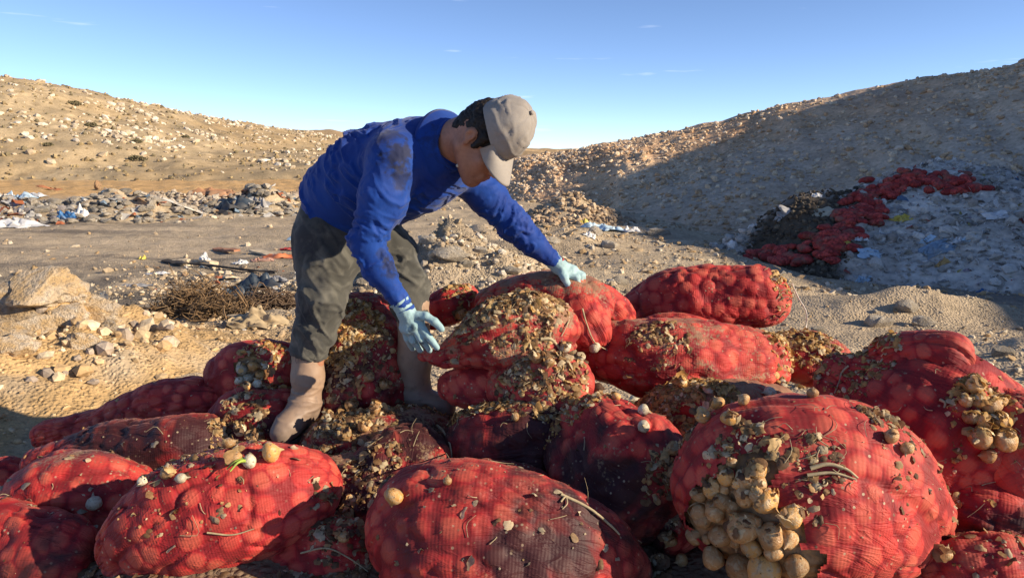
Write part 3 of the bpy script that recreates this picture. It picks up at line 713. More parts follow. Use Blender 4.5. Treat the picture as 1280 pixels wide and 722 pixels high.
# bags pressed down in the gaps of the heap
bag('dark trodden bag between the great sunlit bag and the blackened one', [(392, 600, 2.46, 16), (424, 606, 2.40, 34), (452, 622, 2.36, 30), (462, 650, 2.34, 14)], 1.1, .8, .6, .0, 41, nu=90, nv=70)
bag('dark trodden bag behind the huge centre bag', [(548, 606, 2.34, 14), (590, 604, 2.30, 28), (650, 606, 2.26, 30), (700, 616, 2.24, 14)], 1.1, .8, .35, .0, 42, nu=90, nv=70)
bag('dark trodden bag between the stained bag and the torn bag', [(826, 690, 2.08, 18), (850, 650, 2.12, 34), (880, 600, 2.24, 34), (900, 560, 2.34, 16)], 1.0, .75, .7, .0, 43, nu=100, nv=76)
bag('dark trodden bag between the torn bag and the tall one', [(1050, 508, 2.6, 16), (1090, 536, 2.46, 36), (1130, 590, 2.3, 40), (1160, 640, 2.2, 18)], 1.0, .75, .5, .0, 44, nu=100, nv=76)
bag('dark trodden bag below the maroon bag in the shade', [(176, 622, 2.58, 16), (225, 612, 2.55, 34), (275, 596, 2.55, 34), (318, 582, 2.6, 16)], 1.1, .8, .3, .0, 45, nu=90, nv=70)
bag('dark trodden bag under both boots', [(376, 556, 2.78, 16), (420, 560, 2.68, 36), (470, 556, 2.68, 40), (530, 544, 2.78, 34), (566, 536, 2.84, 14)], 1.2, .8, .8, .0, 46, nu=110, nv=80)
bpy.context.view_layer.update()
GROUND_F0 = sum(len(c.data.polygons) for r_, _ in BAGS for c in r_.children)
PILE = bvh_of([c for r_, _ in BAGS for c in r_.children] + [GROUND])
# ---------------------------------------------------------------- the worker: distance-field modelling
class Field:
    def __init__(s, lo, hi, vox):
        s.vox = vox; s.lo = np.asarray(lo, float) - 4 * vox
        s.n = np.ceil((np.asarray(hi, float) + 4 * vox - s.lo) / vox).astype(int) + 1
        s.d = np.full(s.n, 0.5, np.float32)
    def _sub(s, lo, hi):
        a = np.clip(np.floor((lo - s.lo) / s.vox).astype(int), 0, s.n - 1); b = np.clip(np.ceil((hi - s.lo) / s.vox).astype(int) + 1, 1, s.n)
        sl = tuple(slice(a[k], b[k]) for k in range(3))
        ax = [(s.lo[k] + np.arange(a[k], b[k]) * s.vox).astype(np.float32) for k in range(3)]
        return sl, ax
    def _blend(s, sl, q, k, sub=False):
        cur = s.d[sl]
        if sub:
            q = -q; h = np.maximum(k - np.abs(cur - q), 0) / k; s.d[sl] = np.maximum(cur, q) + h * h * k * 0.25
        else:
            h = np.maximum(k - np.abs(cur - q), 0) / k; s.d[sl] = np.minimum(cur, q) - h * h * k * 0.25
    def cone(s, a, b, ra, rb, k=0.02, sub=False):
        a, b = np.asarray(a, float), np.asarray(b, float); m = max(ra, rb) + k + 4 * s.vox
        sl, ax = s._sub(np.minimum(a, b) - m, np.maximum(a, b) + m)
        X, Y, Z = np.meshgrid(*ax, indexing='ij', sparse=True)
        e = b - a; L = max(e @ e, 1e-9)
        t = np.clip(((X - a[0]) * e[0] + (Y - a[1]) * e[1] + (Z - a[2]) * e[2]) / L, 0, 1)
        q = np.sqrt((X - a[0] - t * e[0]) ** 2 + (Y - a[1] - t * e[1]) ** 2 + (Z - a[2] - t * e[2]) ** 2) - (ra + (rb - ra) * t)
        s._blend(sl, q.astype(np.float32), k, sub)
    def chain(s, pts, rad, k=0.02):
        for i in range(len(pts) - 1): s.cone(pts[i], pts[i + 1], rad[i], rad[i + 1], k)
    def ell(s, c, r, R=None, k=0.02, sub=False):
        c = np.asarray(c, float); r = np.asarray(r, float); R = np.eye(3) if R is None else R     # columns = axes
        m = r.max() + k + 4 * s.vox; sl, ax = s._sub(c - m, c + m)
        X, Y, Z = np.meshgrid(*ax, indexing='ij', sparse=True); X, Y, Z = X - c[0], Y - c[1], Z - c[2]
        l = [X * R[0, i] + Y * R[1, i] + Z * R[2, i] for i in range(3)]
        k0 = np.sqrt(sum((l[i] / r[i]) ** 2 for i in range(3))); k1 = np.sqrt(sum((l[i] / r[i] ** 2) ** 2 for i in range(3)))
        s._blend(sl, (k0 * (k0 - 1) / np.maximum(k1, 1e-6)).astype(np.float32), k, sub)
    def cut(s, p, n):
        """remove everything on the +n side of a plane"""
        n = np.asarray(n, float) / np.linalg.norm(n)
        X, Y, Z = np.meshgrid(*[s.lo[k] + np.arange(s.n[k]) * s.vox for k in range(3)], indexing='ij', sparse=True)
        s.d = np.maximum(s.d, ((X - p[0]) * n[0] + (Y - p[1]) * n[1] + (Z - p[2]) * n[2]).astype(np.float32))
    def mesh(s, smooth=2):
        d = s.d; nx, ny, nz = d.shape; sg = d < 0
        c = [sg[i:nx - 1 + i, j:ny - 1 + j, k:nz - 1 + k] for i in (0, 1) for j in (0, 1) for k in (0, 1)]
        cnt = sum(x.astype(np.int8) for x in c); act = (cnt > 0) & (cnt < 8)
        I = np.argwhere(act); idx = np.full(act.shape, -1, np.int32); idx[act] = np.arange(len(I))
        acc = np.zeros((len(I), 3)); w = np.zeros(len(I))
        cor = [np.array(t) for t in ((0, 0, 0), (1, 0, 0), (0, 1, 0), (0, 0, 1), (1, 1, 0), (1, 0, 1), (0, 1, 1), (1, 1, 1))]
        for a in cor:
            for ax in range(3):
                if a[ax] == 0:
                    b = a.copy(); b[ax] = 1
                    va = d[tuple((I + a).T)]; vb = d[tuple((I + b).T)]
                    m = (va < 0) != (vb < 0); t = np.where(m, va / np.where(m, va - vb, 1), 0)
                    acc += np.where(m[:, None], a + (b - a) * t[:, None], 0); w += m
        V = (I + acc / w[:, None]) * s.vox + s.lo
        F = []
        for ax in range(3):
            o1, o2 = (ax + 1) % 3, (ax + 2) % 3
            e = np.zeros(3, int); e[ax] = 1
            A = sg[tuple(slice(0, d.shape[k] - e[k]) for k in range(3))]; B = sg[tuple(slice(e[k], None) for k in range(3))]
            E = np.argwhere(A != B); E = E[(E[:, o1] > 0) & (E[:, o2] > 0) & (E[:, o1] < d.shape[o1] - 1) & (E[:, o2] < d.shape[o2] - 1)]
            fl = A[tuple(E.T)]
            u = np.zeros(3, int); u[o1] = 1; v = np.zeros(3, int); v[o2] = 1
            q = np.stack([idx[tuple((E - u - v).T)], idx[tuple((E - v).T)], idx[tuple(E.T)], idx[tuple((E - u).T)]], -1)
            q[~fl] = q[~fl][:, ::-1]; F.append(q)
        F = np.concatenate(F); F = F[(F >= 0).all(1)]
        for _ in range(smooth):
            a2 = np.zeros_like(V); n2 = np.zeros(len(V))
            for k in range(4):
                np.add.at(a2, F[:, k], V[F[:, (k + 1) % 4]] + V[F[:, (k + 3) % 4]]); np.add.at(n2, F[:, k], 2)
            V = V * 0.5 + 0.5 * a2 / np.maximum(n2, 1)[:, None]
        return V, F
def ridged(p, s, oct=2):
    return 1.5 * np.clip(1 - 1.9 * np.abs(fbm(p, oct, s)), 0, 1) ** 1.6 - 0.45
J = pix
def nrmz(v): return np.asarray(v, float) / np.linalg.norm(v)

# joints (photograph point and distance)
PELV, BELLY, CHEST = J(430, 286, 2.90), J(434, 246, 2.88), J(512, 208, 2.76)
SH_R, EL_R, WR_R = J(492, 200, 2.58), J(459, 303, 2.52), J(503, 380, 2.52)
SH_L, EL_L, WR_L = J(585, 222, 2.86), J(640, 279, 2.88), J(692, 326, 2.92)
HIP_R, KN_R, HEM_R, AN_R = J(408, 300, 2.84), J(402, 378, 2.76), J(385, 439, 2.76), J(384, 500, 2.75)
HIP_L, KN_L, HEM_L, AN_L = J(474, 300, 2.98), J(506, 350, 2.90), J(517, 396, 2.90), J(519, 500, 2.90)
NECK = J(553, 186, 2.68)
# head axes: S towards the worker's right, F forward, U to the crown
HS = nrmz((-0.40, -0.91, 0.10)); HF = np.array((0.56, -0.28, -0.78)); HF = nrmz(HF - (HF @ HS) * HS); HU = np.cross(HS, HF)
HC = J(587, 172, 2.49) - HS * 0.080           # between the ears
HK = 1.05
def hd(f, u, s=0.0): return HC + HK * (HF * f + HU * u + HS * s)
HR = np.stack((HS, HF, HU), 1)

person = empty('person', (0, 0, 0))
foot_mid = 0.5 * (AN_R + AN_L); person.location = (foot_mid[0], foot_mid[1], min(AN_R[2], AN_L[2]) - 0.08)
POFF = np.array(person.location)
def person_part(name, V, F, mat, colors=None, smooth=True):
    return link(name, mesh_np(name, V - POFF, F, smooth, colors=colors), mat, person)

def skin_material():
    m = NB('tanned_skin'); o = m.pos(); n = m.noise(60, 4, o); n2 = m.noise(14, 3, o)
    c = m.mix(n2, (0.33, 0.15, 0.09), (0.44, 0.21, 0.13)); c = m.mix(m.ramp(n, [(0.4, 0), (0.8, 0.45)]), c, (0.16, 0.07, 0.045))
    jaw = m.n.new('ShaderNodeVectorMath'); jaw.operation = 'DISTANCE'; jaw.inputs[1].default_value = tuple(hd(.075, -.085)); m.l.new(o, jaw.inputs[0])
    c = m.mix(m.math('MULTIPLY', m.ramp(jaw.outputs['Value'], [(0.03, 0.5), (0.075, 0.0)]), m.ramp(m.noise(500, 2, o), [(0.4, 0.2), (0.6, 1.0)])), c, (0.06, 0.04, 0.035))     # stubble
    m.b.inputs['Subsurface Weight'].default_value = 0.08; m.b.inputs['Subsurface Radius'].default_value = (0.012, 0.005, 0.003)
    return m.done(c, 0.5, m.bump(n, 0.15, 0.002), 0.4)
def cloth_material(name, a, b, weave, stain_cols, stains, rough=0.85, smear=0.0, dirt=(0.03, 0.03, 0.035)):
    """stains: (point, radius, strength) where the cloth is soiled"""
    m = NB(name); o = m.pos(); n = m.noise(7, 4, o); n2 = m.noise(38, 4, o); wv = m.noise(weave, 2, o)
    c = m.mix(m.ramp(n, [(0.3, 0), (0.7, 1)]), a, b)
    c = m.mix(1.0, c, m.ramp(wv, [(0.2, 0.85), (0.8, 1.12)]), 'MULTIPLY')
    for p, r, k in stains:
        vm = m.n.new('ShaderNodeVectorMath'); vm.operation = 'DISTANCE'; vm.inputs[1].default_value = tuple(p); m.l.new(o, vm.inputs[0])
        dd = m.math('ADD', m.math('DIVIDE', vm.outputs['Value'], r), m.math('MULTIPLY', m.math('SUBTRACT', n2, 0.5), 2.4))
        c = m.mix(m.math('MULTIPLY', m.ramp(dd, [(0.45, 1.0), (0.95, 0.0)]), k), c, dirt)
    if smear: c = m.mix(m.math('MULTIPLY', m.ramp(m.noise(11, 5, o, dist=1.0), [(0.5, 0), (0.72, 1)]), smear), c, stain_cols)
    m.b.inputs['Sheen Weight'].default_value = 0.12
    return m.done(c, rough, m.bump(wv, 0.25, 0.001, m.bump(n2, 0.2, 0.006)), 0.2)
M_SKIN = skin_material()
M_SHIRT = cloth_material('royal_blue_jersey', (0.003, 0.026, 0.18), (0.006, 0.052, 0.28), 420, (0.10, 0.12, 0.28),
    [(J(486, 172, 2.55), 0.06, .6), (J(497, 196, 2.50), 0.065, .85), (J(500, 222, 2.50), 0.05, .7), (J(488, 334, 2.49), 0.05, .7), (J(480, 318, 2.49), 0.04, .5), (J(545, 178, 2.60), 0.06, .5)], 0.7, 0.18, (0.012, 0.012, 0.022))
M_TROUSER = cloth_material('worn_olive_grey_denim', (0.050, 0.049, 0.044), (0.080, 0.078, 0.069), 380, (0.20, 0.19, 0.16),
    [(J(378, 300, 2.72), 0.10, .7), (J(372, 390, 2.68), 0.08, .7), (J(398, 352, 2.66), 0.05, .5), (J(400, 430, 2.66), 0.05, .5)], 0.9, 0.55)
M_GLOVE = cloth_material('pale_blue_coated_glove', (0.24, 0.39, 0.42), (0.33, 0.47, 0.49), 500, (0.20, 0.27, 0.30),
    [(J(522, 402, 2.48), 0.016, .7), (J(514, 412, 2.48), 0.022, .75), (J(519, 428, 2.48), 0.018, .9), (J(509, 430, 2.48), 0.018, .9), (J(528, 428, 2.5), 0.013, .7), (J(720, 352, 2.9), 0.018, .8)], 0.6, 0.35, (0.02, 0.035, 0.05))
M_CAP = cloth_material('dusty_beige_cap_cloth', (0.255, 0.232, 0.212), (0.315, 0.287, 0.26), 600, (0.21, 0.18, 0.16), [(J(625, 150, 2.4), 0.05, .15)], 0.9, 0.45)
def boot_material():
    m = NB('dusty_brown_rubber'); o = m.pos(); n = m.noise(9, 5, o); n2 = m.noise(45, 4, o)
    c = m.mix(m.ramp(n, [(0.3, 0), (0.7, 1)]), (0.26, 0.165, 0.11), (0.36, 0.25, 0.175))
    z = m.sepv(o)[2]
    low = m.math('ADD', z, m.math('MULTIPLY', n, 0.12))
    c = m.mix(m.ramp(m.math('DIVIDE', low, 1.0), [(0.56, 0.75), (0.78, 0.0)]), c, (0.16, 0.145, 0.135))
    c = m.mix(m.ramp(n2, [(0.55, 0), (0.8, 0.6)]), c, (0.11, 0.085, 0.07))
    return m.done(c, 0.55, m.bump(n2, 0.2, 0.003), 0.4)
M_BOOT = boot_material()
_h = NB('dark_hair'); _hn = _h.noise(240, 3); M_HAIR = _h.done(_h.mix(_hn, (0.008, 0.006, 0.005), (0.028, 0.020, 0.015)), 0.6, _h.bump(_hn, 0.6, 0.003), 0.3)
M_EYE = plain('eye_dark', (0.03, 0.02, 0.015), 0.2, 0.1, 10)
M_SOLE = plain('dark_sole_rubber', (0.05, 0.042, 0.036), 0.7, 0.4, 40)
M_CUFF = plain('red_cuff_knit', (0.35, 0.03, 0.04), 0.9, 0.3, 200)
M_BUTTON = plain('metal_button', (0.5, 0.45, 0.35), 0.35, 0.2, 60)

def build_body():
    allp = np.array([PELV, CHEST, SH_R, EL_R, WR_R, SH_L, EL_L, WR_L, AN_R, AN_L, HC])
    fd = Field(allp.min(0) - 0.2, allp.max(0) + 0.22, 0.0055)
    # trunk and limbs under the clothes
    fd.cone(PELV, BELLY, .10, .10, .03); fd.cone(BELLY, CHEST, .10, .125, .05); fd.cone(SH_R, SH_L, .05, .05, .05)
    fd.chain([SH_R, EL_R, WR_R], [.045, .036, .026], .02); fd.chain([SH_L, EL_L, WR_L], [.045, .036, .026], .02)
    fd.cone(WR_R, J(512, 398, 2.52), .024, .026, .02); fd.cone(WR_L, J(704, 338, 2.92), .024, .026, .02)
    for h, k, a in ((HIP_R, KN_R, AN_R), (HIP_L, KN_L, AN_L)): fd.chain([h, k, a], [.075, .05, .036], .03)
    fd.cone(CHEST, NECK, .09, .070, .05)
    # neck and head
    fd.cone(NECK, hd(-.03, .0), .084, .074, .03)
    fd.ell(hd(-.005, .045), HK * np.array((.076, .097, .092)), HR, .02)
    fd.ell(hd(.048, -.035), HK * np.array((.060, .060, .075)), HR, .03)
    fd.cone(hd(-.005, -.045, .050), hd(.075, -.098, .015), HK * .026, HK * .022, .03); fd.cone(hd(-.005, -.045, -.050), hd(.075, -.098, -.015), HK * .026, HK * .022, .03)
    fd.ell(hd(.083, -.098), HK * np.array((.024, .018, .018)), HR, .02)
    for s in (1, -1):
        fd.ell(hd(.074, -.020, s * .040), HK * np.array((.022, .018, .018)), HR, .02)             # cheekbones
        fd.ell(hd(.103, .012, s * .032), HK * np.array((.017, .012, .012)), HR, .012, sub=True)    # sockets
        fd.cone(hd(.095, .028, s * .015), hd(.086, .030, s * .050), HK * .010, HK * .008, .012)    # brows
        # ears
        fd.ell(hd(-.006, .010, s * .080), HK * np.array((.012, .020, .024)), HR, .004); fd.ell(hd(.002, -.016, s * .079), HK * np.array((.009, .011, .013)), HR, .006)
        fd.ell(hd(.000, .008, s * .093), HK * np.array((.012, .011, .015)), HR, .003, sub=True)
    fd.cone(hd(.098, .022), hd(.122, -.022), HK * .008, HK * .013, .012); fd.ell(hd(.112, -.028), HK * np.array((.017, .012, .009)), HR, .008)
    fd.cone(hd(.104, -.054, .020), hd(.104, -.054, -.020), HK * .0085, HK * .0085, .008); fd.cone(hd(.100, -.069, .017), hd(.100, -.069, -.017), HK * .0095, HK * .0095, .008)
    fd.cone(hd(.116, -.0615, .026), hd(.116, -.0615, -.026), HK * .0025, HK * .0025, .004, sub=True)
    V, F = fd.mesh(1)
    return person_part('body', V, F, M_SKIN)
build_body()
for s in (1, -1):
    v, f = ico(3); v = hd(.088, .011, s * .031) + v * 0.0135
    e = link('eye', mesh_np('eye', v - POFF, f), M_EYE, person)

def build_hair():
    fd = Field(HC - .2, HC + .22, 0.004)
    fd.ell(hd(-.007, .045), HK * np.array((.081, .101, .096)), HR, .02)
    fd.ell(hd(-.056, -.010), HK * np.array((.064, .050, .062)), HR, .02)
    # sideburns
    for s in (1, -1): fd.cone(hd(.032, .04, s * .070), hd(.030, -.006, s * .076), HK * .016, HK * .009, .01)
    # face and ears stay free
    fd.ell(hd(.115, -.03), HK * np.array((.12, .085, .10)), HR, .006, sub=True)
    for s in (1, -1): fd.ell(hd(-.002, -.004, s * .09), HK * np.array((.03, .026, .034)), HR, .006, sub=True)
    fd.cut(hd(-.03, -.055), -HU + 0.4 * HF)
    V, F = fd.mesh(1)
    n = mesh_normals(V, F)
    V = V + n * (0.003 * vnoise(V * 160, 4) + 0.003 * vnoise(V * 60, 5))[:, None]
    person_part('hair', V, F, M_HAIR)
build_hair()

def build_cap():
    CS = nrmz((-0.54, -0.83, 0.12)); Fc = np.array((0.24, -0.22, -0.94)); Fc = nrmz(Fc - (Fc @ CS) * CS); Uc = np.cross(CS, Fc)      # worn low and a little askew
    C = J(604, 158, 2.46) - CS * 0.086
    na, nh = 72, 26
    A = np.linspace(0, 2 * np.pi, na, endpoint=False); H = np.linspace(0, 1, nh)
    aa, hh = np.meshgrid(A, H, indexing='xy')
    prof = np.sqrt(np.clip(1 - hh ** 2.3, 0, 1)); prof[-1] = 0.004
    rs, rf = 0.088, 0.100
    x = np.cos(aa) * rf * prof; y = np.sin(aa) * rs * prof; z = 0.138 * hh ** 0.95 + 0.0 * aa
    x = x - 0.010 * hh
    front = np.clip(np.cos(aa), 0, 1) ** 2
    x = x + 0.012 * front * np.sin(hh * np.pi)             # stiffer front panel
    z = z - 0.012 * np.cos(aa * 2) * (1 - hh)
    v = C + x[..., None] * Fc + y[..., None] * CS + z[..., None] * Uc
    vf = v.reshape(-1, 3); f = grid_faces(nh, na, True)
    n = mesh_normals(vf, f)
    if np.mean(np.sum(n * (vf - C), 1)) < 0: f = f[:, ::-1]; n = -n
    # panel seams and crumpled folds
    seam = np.min(np.abs(((aa.ravel()[:, None] - np.arange(6) * np.pi / 3 + np.pi) % (2 * np.pi)) - np.pi), 1)
    q = vf - C
    disp = -0.0030 * np.exp(-(seam * prof.ravel() / 0.05) ** 2) + 0.0030 * fbm(q * 20, 3, 5) + 0.006 * np.clip(ridged(np.stack((q @ Fc * 10, q @ CS * 16, q @ Uc * 26), -1), 8) - 0.25, 0, 1)
    disp = disp * np.clip(hh.ravel() * 4, 0.1, 1)
    vf = vf + n * disp[:, None]
    inner = vf - n * 0.003
    V, F = join([(vf, f), (inner, f[:, ::-1])])
    person_part('cap', V, F, M_CAP)
    capo = [o for o in person.children if o.name.startswith('cap')][0]
    # bill
    nb, nl = 33, 14
    b = np.linspace(-.90, .90, nb); l = np.linspace(0, 1, nl)
    bb, ll = np.meshgrid(b, l, indexing='xy')
    reach = 0.090 * np.cos(bb / .90 * np.pi / 2) ** 0.40
    x = np.cos(bb) * rf * 0.985 + reach * ll; y = np.sin(bb) * rs * 0.985 * (1 + 0.06 * ll)
    z = 0.002 - 0.030 * (np.sin(bb) ** 2) * (0.3 + ll) - 0.018 * ll ** 2 + 0.012 * (1 - ll) - 0.012 * np.cos(2 * bb) * (1 - ll)
    v = (C + x[..., None] * Fc + y[..., None] * CS + z[..., None] * Uc).reshape(-1, 3); f = grid_faces(nl, nb); n = mesh_normals(v, f)
    if np.mean(n @ Uc) < 0: f = f[:, ::-1]; n = -n
    V, F = join([(v + n * 0.002, f), (v - n * 0.002, f[:, ::-1])])
    # close the rim
    m = len(v); edge = [k for k in range(nb)] ; out = [(nl - 1) * nb + k for k in range(nb)]
    rim = [[out[k], out[k + 1], out[k + 1] + m, out[k] + m] for k in range(nb - 1)]
    rim += [[k * nb, (k + 1) * nb, (k + 1) * nb + m, k * nb + m] for k in range(nl - 1)] + [[k * nb + nb - 1, (k + 1) * nb + nb - 1, (k + 1) * nb + nb - 1 + m, k * nb + nb - 1 + m] for k in range(nl - 1)]
    F = np.vstack((F, np.array(rim)))
    link('bill', mesh_np('bill', V - POFF, F), M_CAP, capo)
    bv, bf = ico(2); bv = bv * np.array((.008, .008, .005))
    Rb = np.stack((Fc, CS, Uc), 1)
    link('top_button', mesh_np('top_button', (C + Uc * .139 - Fc * .01 + bv @ Rb.T) - POFF, bf), M_CAP, capo)
build_cap()

SPINE = nrmz(CHEST - BELLY)
def build_shirt():
    pts = np.array([PELV, CHEST, SH_R, EL_R, WR_R, SH_L, EL_L, WR_L, NECK])
    fd = Field(pts.min(0) - 0.22, pts.max(0) + 0.22, 0.0055)
    side = nrmz(SH_R - SH_L)
    B0 = J(428, 262, 2.89)
    fd.cone(B0, BELLY, .150, .158, .03); fd.cone(BELLY, J(470, 222, 2.82), .158, .172, .06)
    fd.cone(J(470, 222, 2.82), J(520, 210, 2.76), .172, .168, .08)
    fd.cone(J(520, 205, 2.74), J(556, 200, 2.72), .155, .10, .06)
    fd.cone(SH_R + np.array((0.0, 0.05, 0)), J(575, 214, 2.82), .095, .075, .06)
    fd.cone(J(540, 184, 2.70), J(562, 186, 2.66), .10, .080, .05)
    fd.chain([SH_R, J(478, 252, 2.54), EL_R, J(474, 338, 2.51), WR_R], [.094, .079, .056, .046, .033], .035)
    fd.chain([SH_L, J(612, 248, 2.87), EL_L, J(664, 302, 2.90), WR_L], [.076, .068, .058, .047, .034], .03)
    # open cuffs, hem and neck
    fd.cone(WR_R + (WR_R - EL_R) * .02, WR_R + (WR_R - EL_R) * .4, .027, .027, .004, sub=True)
    fd.cone(WR_L + (WR_L - EL_L) * .02, WR_L + (WR_L - EL_L) * .4, .027, .027, .004, sub=True)
    V, F = fd.mesh(2)
    n = mesh_normals(V, F)
    # folds: across the trunk from the armpit, across the sleeves at elbow and wrist
    def axis_dist(V, a, b):
        e = b - a; t = np.clip(((V - a) @ e) / (e @ e), 0, 1); return np.linalg.norm(V - (a + t[:, None] * e), axis=1), t
    dR1, tR1 = axis_dist(V, SH_R, EL_R); dR2, tR2 = axis_dist(V, EL_R, WR_R); dL1, tL1 = axis_dist(V, SH_L, EL_L); dL2, tL2 = axis_dist(V, EL_L, WR_L)
    armd = np.minimum(np.minimum(dR1, dR2), np.minimum(dL1, dL2))
    torso = sstep(0.07, 0.13, armd)
    s_ax = nrmz(SPINE + 0.55 * np.array((0.2, 0, 0.9))); o_ax = nrmz(np.cross(s_ax, (0, -1, 0))); d_ax = np.cross(s_ax, o_ax)
    q = np.stack((V @ s_ax * 24, V @ o_ax * 5.0, V @ d_ax * 7), -1)
    disp = 0.0100 * ridged(q + 0.6 * fbm(V * 9, 2, 3)[:, None], 2, 3) * torso * (0.45 + 0.55 * sstep(-0.1, 0.5, fbm(V * 5, 2, 12)))
    for (a, b, d, t, sd, w0) in ((SH_R, EL_R, dR1, tR1, 20, .85), (EL_R, WR_R, dR2, tR2, 21, .15), (SH_L, EL_L, dL1, tL1, 22, .9), (EL_L, WR_L, dL2, tL2, 23, .1)):
        e = nrmz(b - a); u = nrmz(np.cross(e, (0, -1, 0.2))); w = np.cross(e, u)
        near = sstep(0.12, 0.06, d) * (d <= armd + 1e-6)
        q = np.stack((V @ e * 21, V @ u * 7, V @ w * 7), -1)
        disp = disp + near * 0.0065 * ridged(q + 0.7 * fbm(V * 12, 2, sd)[:, None], 3, sd) * (0.45 + 0.8 * np.exp(-((t - w0) / 0.3) ** 2))
    disp = disp + 0.0015 * fbm(V * 14, 2, 31)
    V = V + n * disp[:, None]
    return person_part('shirt', V, F, M_SHIRT)
shirt = build_shirt()
def ring_band(c, ax, r0, r1, h, thick, na=48, gap=0.0, gap_dir=None, wave=0.0):
    ax = nrmz(ax); g = nrmz(np.cross(ax, (0.3, 0.2, 1))) if gap_dir is None else nrmz(gap_dir - (gap_dir @ ax) * ax); u = np.cross(ax, g)
    a = np.linspace(gap, 2 * np.pi - gap, na); t = np.linspace(0, 1, 6)
    aa, tt = np.meshgrid(a, t, indexing='xy')
    r = r0 + (r1 - r0) * tt
    lift = h * tt + wave * np.cos(aa) * tt
    o = c + r[..., None] * (np.cos(aa)[..., None] * g + np.sin(aa)[..., None] * u) + lift[..., None] * ax
    i = c + (r - thick)[..., None] * (np.cos(aa)[..., None] * g + np.sin(aa)[..., None] * u) + lift[..., None] * ax
    v = np.concatenate((o, i[::-1]), 0)
    v = np.concatenate((v, v[:1]), 0)
    return v.reshape(-1, 3), grid_faces(v.shape[0], na)
neck_ax = nrmz(hd(-.02, -.03) - NECK)
v, f = ring_band(NECK + neck_ax * 0.030, neck_ax, .104, .088, .052, .006, gap=0.16, gap_dir=np.array((0.45, -0.45, -0.8)))
v = v + 0.003 * fbm(v * 25, 2, 2)[:, None]
link('collar', mesh_np('collar', v - POFF, f), M_SHIRT, shirt)
v, f = ring_band(NECK + neck_ax * 0.070, neck_ax, .092, .136, -.056, .006, gap=0.30, gap_dir=np.array((0.45, -0.45, -0.8)), wave=-.010)
v = v + 0.003 * fbm(v * 22, 2, 6)[:, None]
link('collar_fold', mesh_np('collar_fold', v - POFF, f), M_SHIRT, shirt)
bv, bf = ico(2)
for bp_ in (J(572, 207, 2.53),):
    link('button', mesh_np('button', bp_ + bv * np.array((.006, .004, .006)) - POFF, bf), M_BUTTON, shirt)
for w_, e_ in ((WR_L, EL_L), (WR_R, EL_R)):
    ax = nrmz(w_ - e_)
    v, f = ring_band(w_ + ax * 0.018, ax, .0345, .032, .012, .004, na=36)
    link('cuff', mesh_np('cuff', v - POFF, f), M_CUFF if w_ is WR_L else M_SHIRT, shirt)

